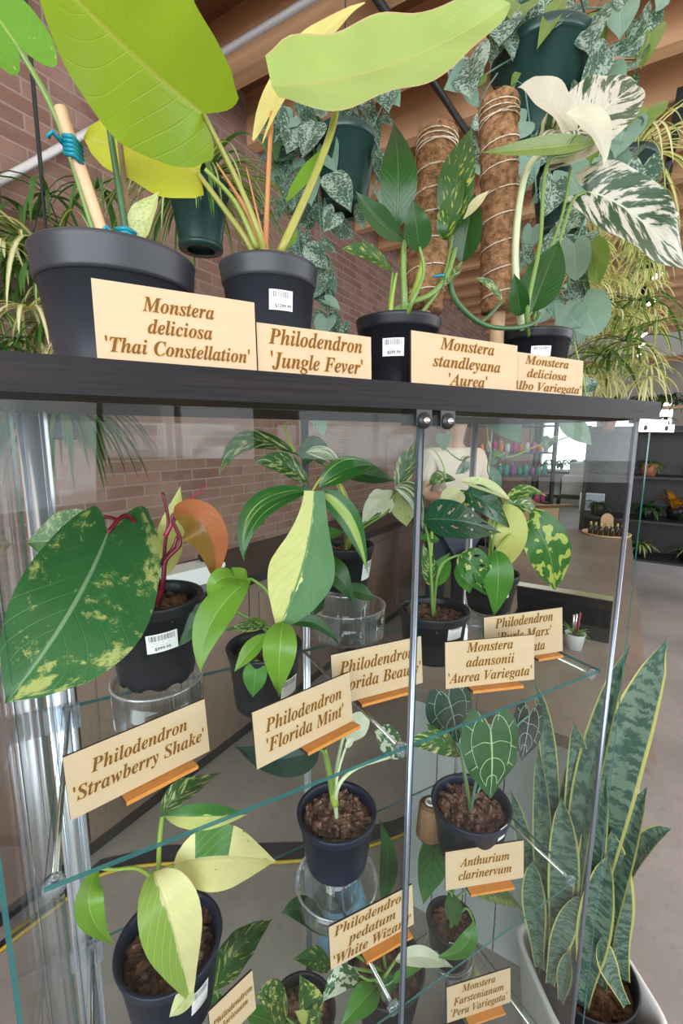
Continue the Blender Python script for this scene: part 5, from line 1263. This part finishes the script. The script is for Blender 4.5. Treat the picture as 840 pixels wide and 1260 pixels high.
for px, s in ((838, 3.35), (830, 3.7), (822, 4.4), (816, 5.2), (809, 6.1), (805, 6.7), (803, 7.4), (802, 8.2)):
    o = thing('spotlight', W(s, 2.0, CEIL-.30), 'lit black track spotlight under the joists', 'spotlight', 'lit spotlights along the ceiling track')
    M = MB(); p = V(o['_o']); ax = (RT*.55-RS*.2+V((0, 0, -1))).normalized()
    M.tube([p-ax*.10, p+ax*.06], .04, 14); M.tube([p-ax*.08, V((p.x, p.y, CEIL-.03))-ax.project(RS)*.0], .012, 8); M.build('housing', m_dark, o)
    M = MB(); M.tube([p+ax*.058, p+ax*.066], .036, 14); M.build('lens', emit('spot_glow', (1, .97, .9), 14) if 'spot_glow' not in bpy.data.materials else bpy.data.materials['spot_glow'], o)

# ------------------------------------------------------------------ plant shelves at the far right
def far_unit(o3, rot, label):
    return shelf_unit('plant_shelving', label, o3, rot, 1.5, .45, (.42, .80, 1.22, 1.65), 1.70)
c = P(815, 745, z=0); lab = 'dark plant shelving at the end of the floor, beyond the cabinet edge'
R1 = far_unit((c.x, c.y, 0), -62, lab)
M = MB(); M.box((-.75, .44, .3), (.75, .455, 1.7), M=R1); bp = M.build('added_back_board', m_dark, bpy.data.objects['plant_shelving'])  # dark board added to keep the bright end windows from showing through the shelves
k = 0
LBL = ['bushy green plant in a terracotta pot', 'spiky green plant in a dark pot', 'low leafy plant in a dark pot', 'tall grassy plant in a terracotta pot']
m_terra = plain('terracotta', (.38, .15, .08), .7)
for z, zn in ((.42, 'lowest'), (.80, 'second lowest'), (1.22, 'third lowest'), (1.65, 'top')):
    for i in range(4):
        p = R1 @ V((-.6+.38*i+rnd.uniform(-.04, .04), .15, z+.001)); r = .06+.02*rnd.random(); o = thing('small_potted_plant', p, LBL[(i+k) % 4]+' on the %s dark shelf' % zn, 'potted plant')
        M = MB(); M.lathe([(0, 0), (r*.75, 0), (r, r*1.6), (r*.92, r*1.6), (0, r*1.3)], p, 20); M.build('pot', m_terra if (i+k) % 4 in (0, 3) else m_black_pot, o)
        M = MB(); tuft(M, p+V((0, 0, r*1.5)), 26, .15+.05*rnd.random(), .03 if i % 2 else .016, 1.8, .8); M.build('foliage', rnd.choice([l_bgreen, l_dark, l_spider]), o)
    k += 1
# work table with a printer and cartons behind the island
c = P(712, 600, d=6.0); Rz = Matrix.Translation((c.x, c.y, 0)) @ Matrix.Rotation(math.radians(30), 4, 'Z')
wt = thing('work_table', (c.x, c.y, 0), 'dark work table beyond the island counter carrying a printer and white cartons', 'table')
M = MB(); M.box((-.75, -.35, .86), (.75, .35, .90), M=Rz); M.build('tabletop', m_dark, wt)
for sx in (-.7, .7):
    for sy in (-.3, .3): M = MB(); M.box((sx-.025, sy-.025, 0), (sx+.025, sy+.025, .86), M=Rz); M.build('leg', m_dark, wt)
p = Rz @ V((-.05, -.05, .90)); o = thing('printer', p, 'black printer on the dark work table beyond the island counter', 'printer'); Ro = Matrix.Translation(p) @ Matrix.Rotation(math.radians(-10), 4, 'Z')
M = MB(); M.box((-.21, -.17, 0), (.21, .17, .16), M=Ro); M.build('body', m_gloss, o); M = MB(); M.box((-.15, -.30, .03), (.15, -.17, .04), M=Ro); M.build('paper_tray', m_dark, o); M = MB(); M.box((-.19, -.15, .16), (.19, .15, .20), M=Ro); M.build('lid', m_gloss, o)
for x, w, h, lab in ((-.5, .26, .22, 'white carton on the dark work table, on the side of the bottle shelving'), (.45, .3, .34, 'tall white carton on the dark work table, on the side of the plant shelving')):
    p = Rz @ V((x, 0, .90)); o = thing('white_carton', p, lab, 'carton'); Ro = Matrix.Translation(p) @ Matrix.Rotation(math.radians(24), 4, 'Z')
    M = MB(); M.box((-w/2, -.14, 0), (w/2, .14, h), M=Ro); M.build('body', m_white, o); M = MB(); M.box((-w/2-.004, -.144, h-.05), (w/2+.004, .144, h+.004), M=Ro); M.build('lid', m_white, o)
p = R1 @ V((.02, .30, .801)); o = thing('potted_orange_plant', p, 'small plant with yellow-orange leaves on the second lowest dark shelf', 'potted plant')
M = MB(); M.lathe([(0, 0), (.05, 0), (.07, .11), (.065, .11), (0, .09)], p, 24); M.build('pot', m_black_pot, o)
M = MB(); tuft(M, p+V((0, 0, .10)), 9, .24, .06, 1.2, 1.4, 0, .6); M.build('foliage', leafmat('orange_leaf', (.62, .28, .03), trans=.3), o)
# high shelf of greenery across the far end
gs = thing('wall_planter_shelf', W(8.4, 2.2, 2.05), 'long high shelf full of trailing greenery at the far end of the room', 'planter shelf')
M = MB(); rbox(M, 8.3, 8.6, .6, 5.2, 2.02, 2.06); M.build('shelf', m_stake, gs)
M = MB()
for i in range(34): tuft(M, W(8.4, .8+.13*i, 2.1+.1*rnd.random()), 16, .3, .04, 2.2, .9)
tag(M.build('foliage', [l_bgreen], gs), kind='stuff')
M = MB(); rbox(M, 8.28, 8.62, .6, 5.2, 1.0, 1.04); M.build('shelf', m_dark, gs)
M = MB()
for i in range(30): tuft(M, W(8.4, .8+.15*i, 1.1+.1*rnd.random()), 14, .32, .04, 1.8, 1.1)
tag(M.build('foliage', [l_bgreen], gs), kind='stuff')
M = MB()
for t in (.7, 2.2, 3.7, 5.1): rbox(M, 8.4, 8.46, t, t+.06, 0, 2.02)
M.build('upright', m_dark, gs)
for o in list(bpy.data.objects):
    for k_ in ('_o', '_pot', '_crown', '_top', '_r'):
        if k_ in o: del o[k_]
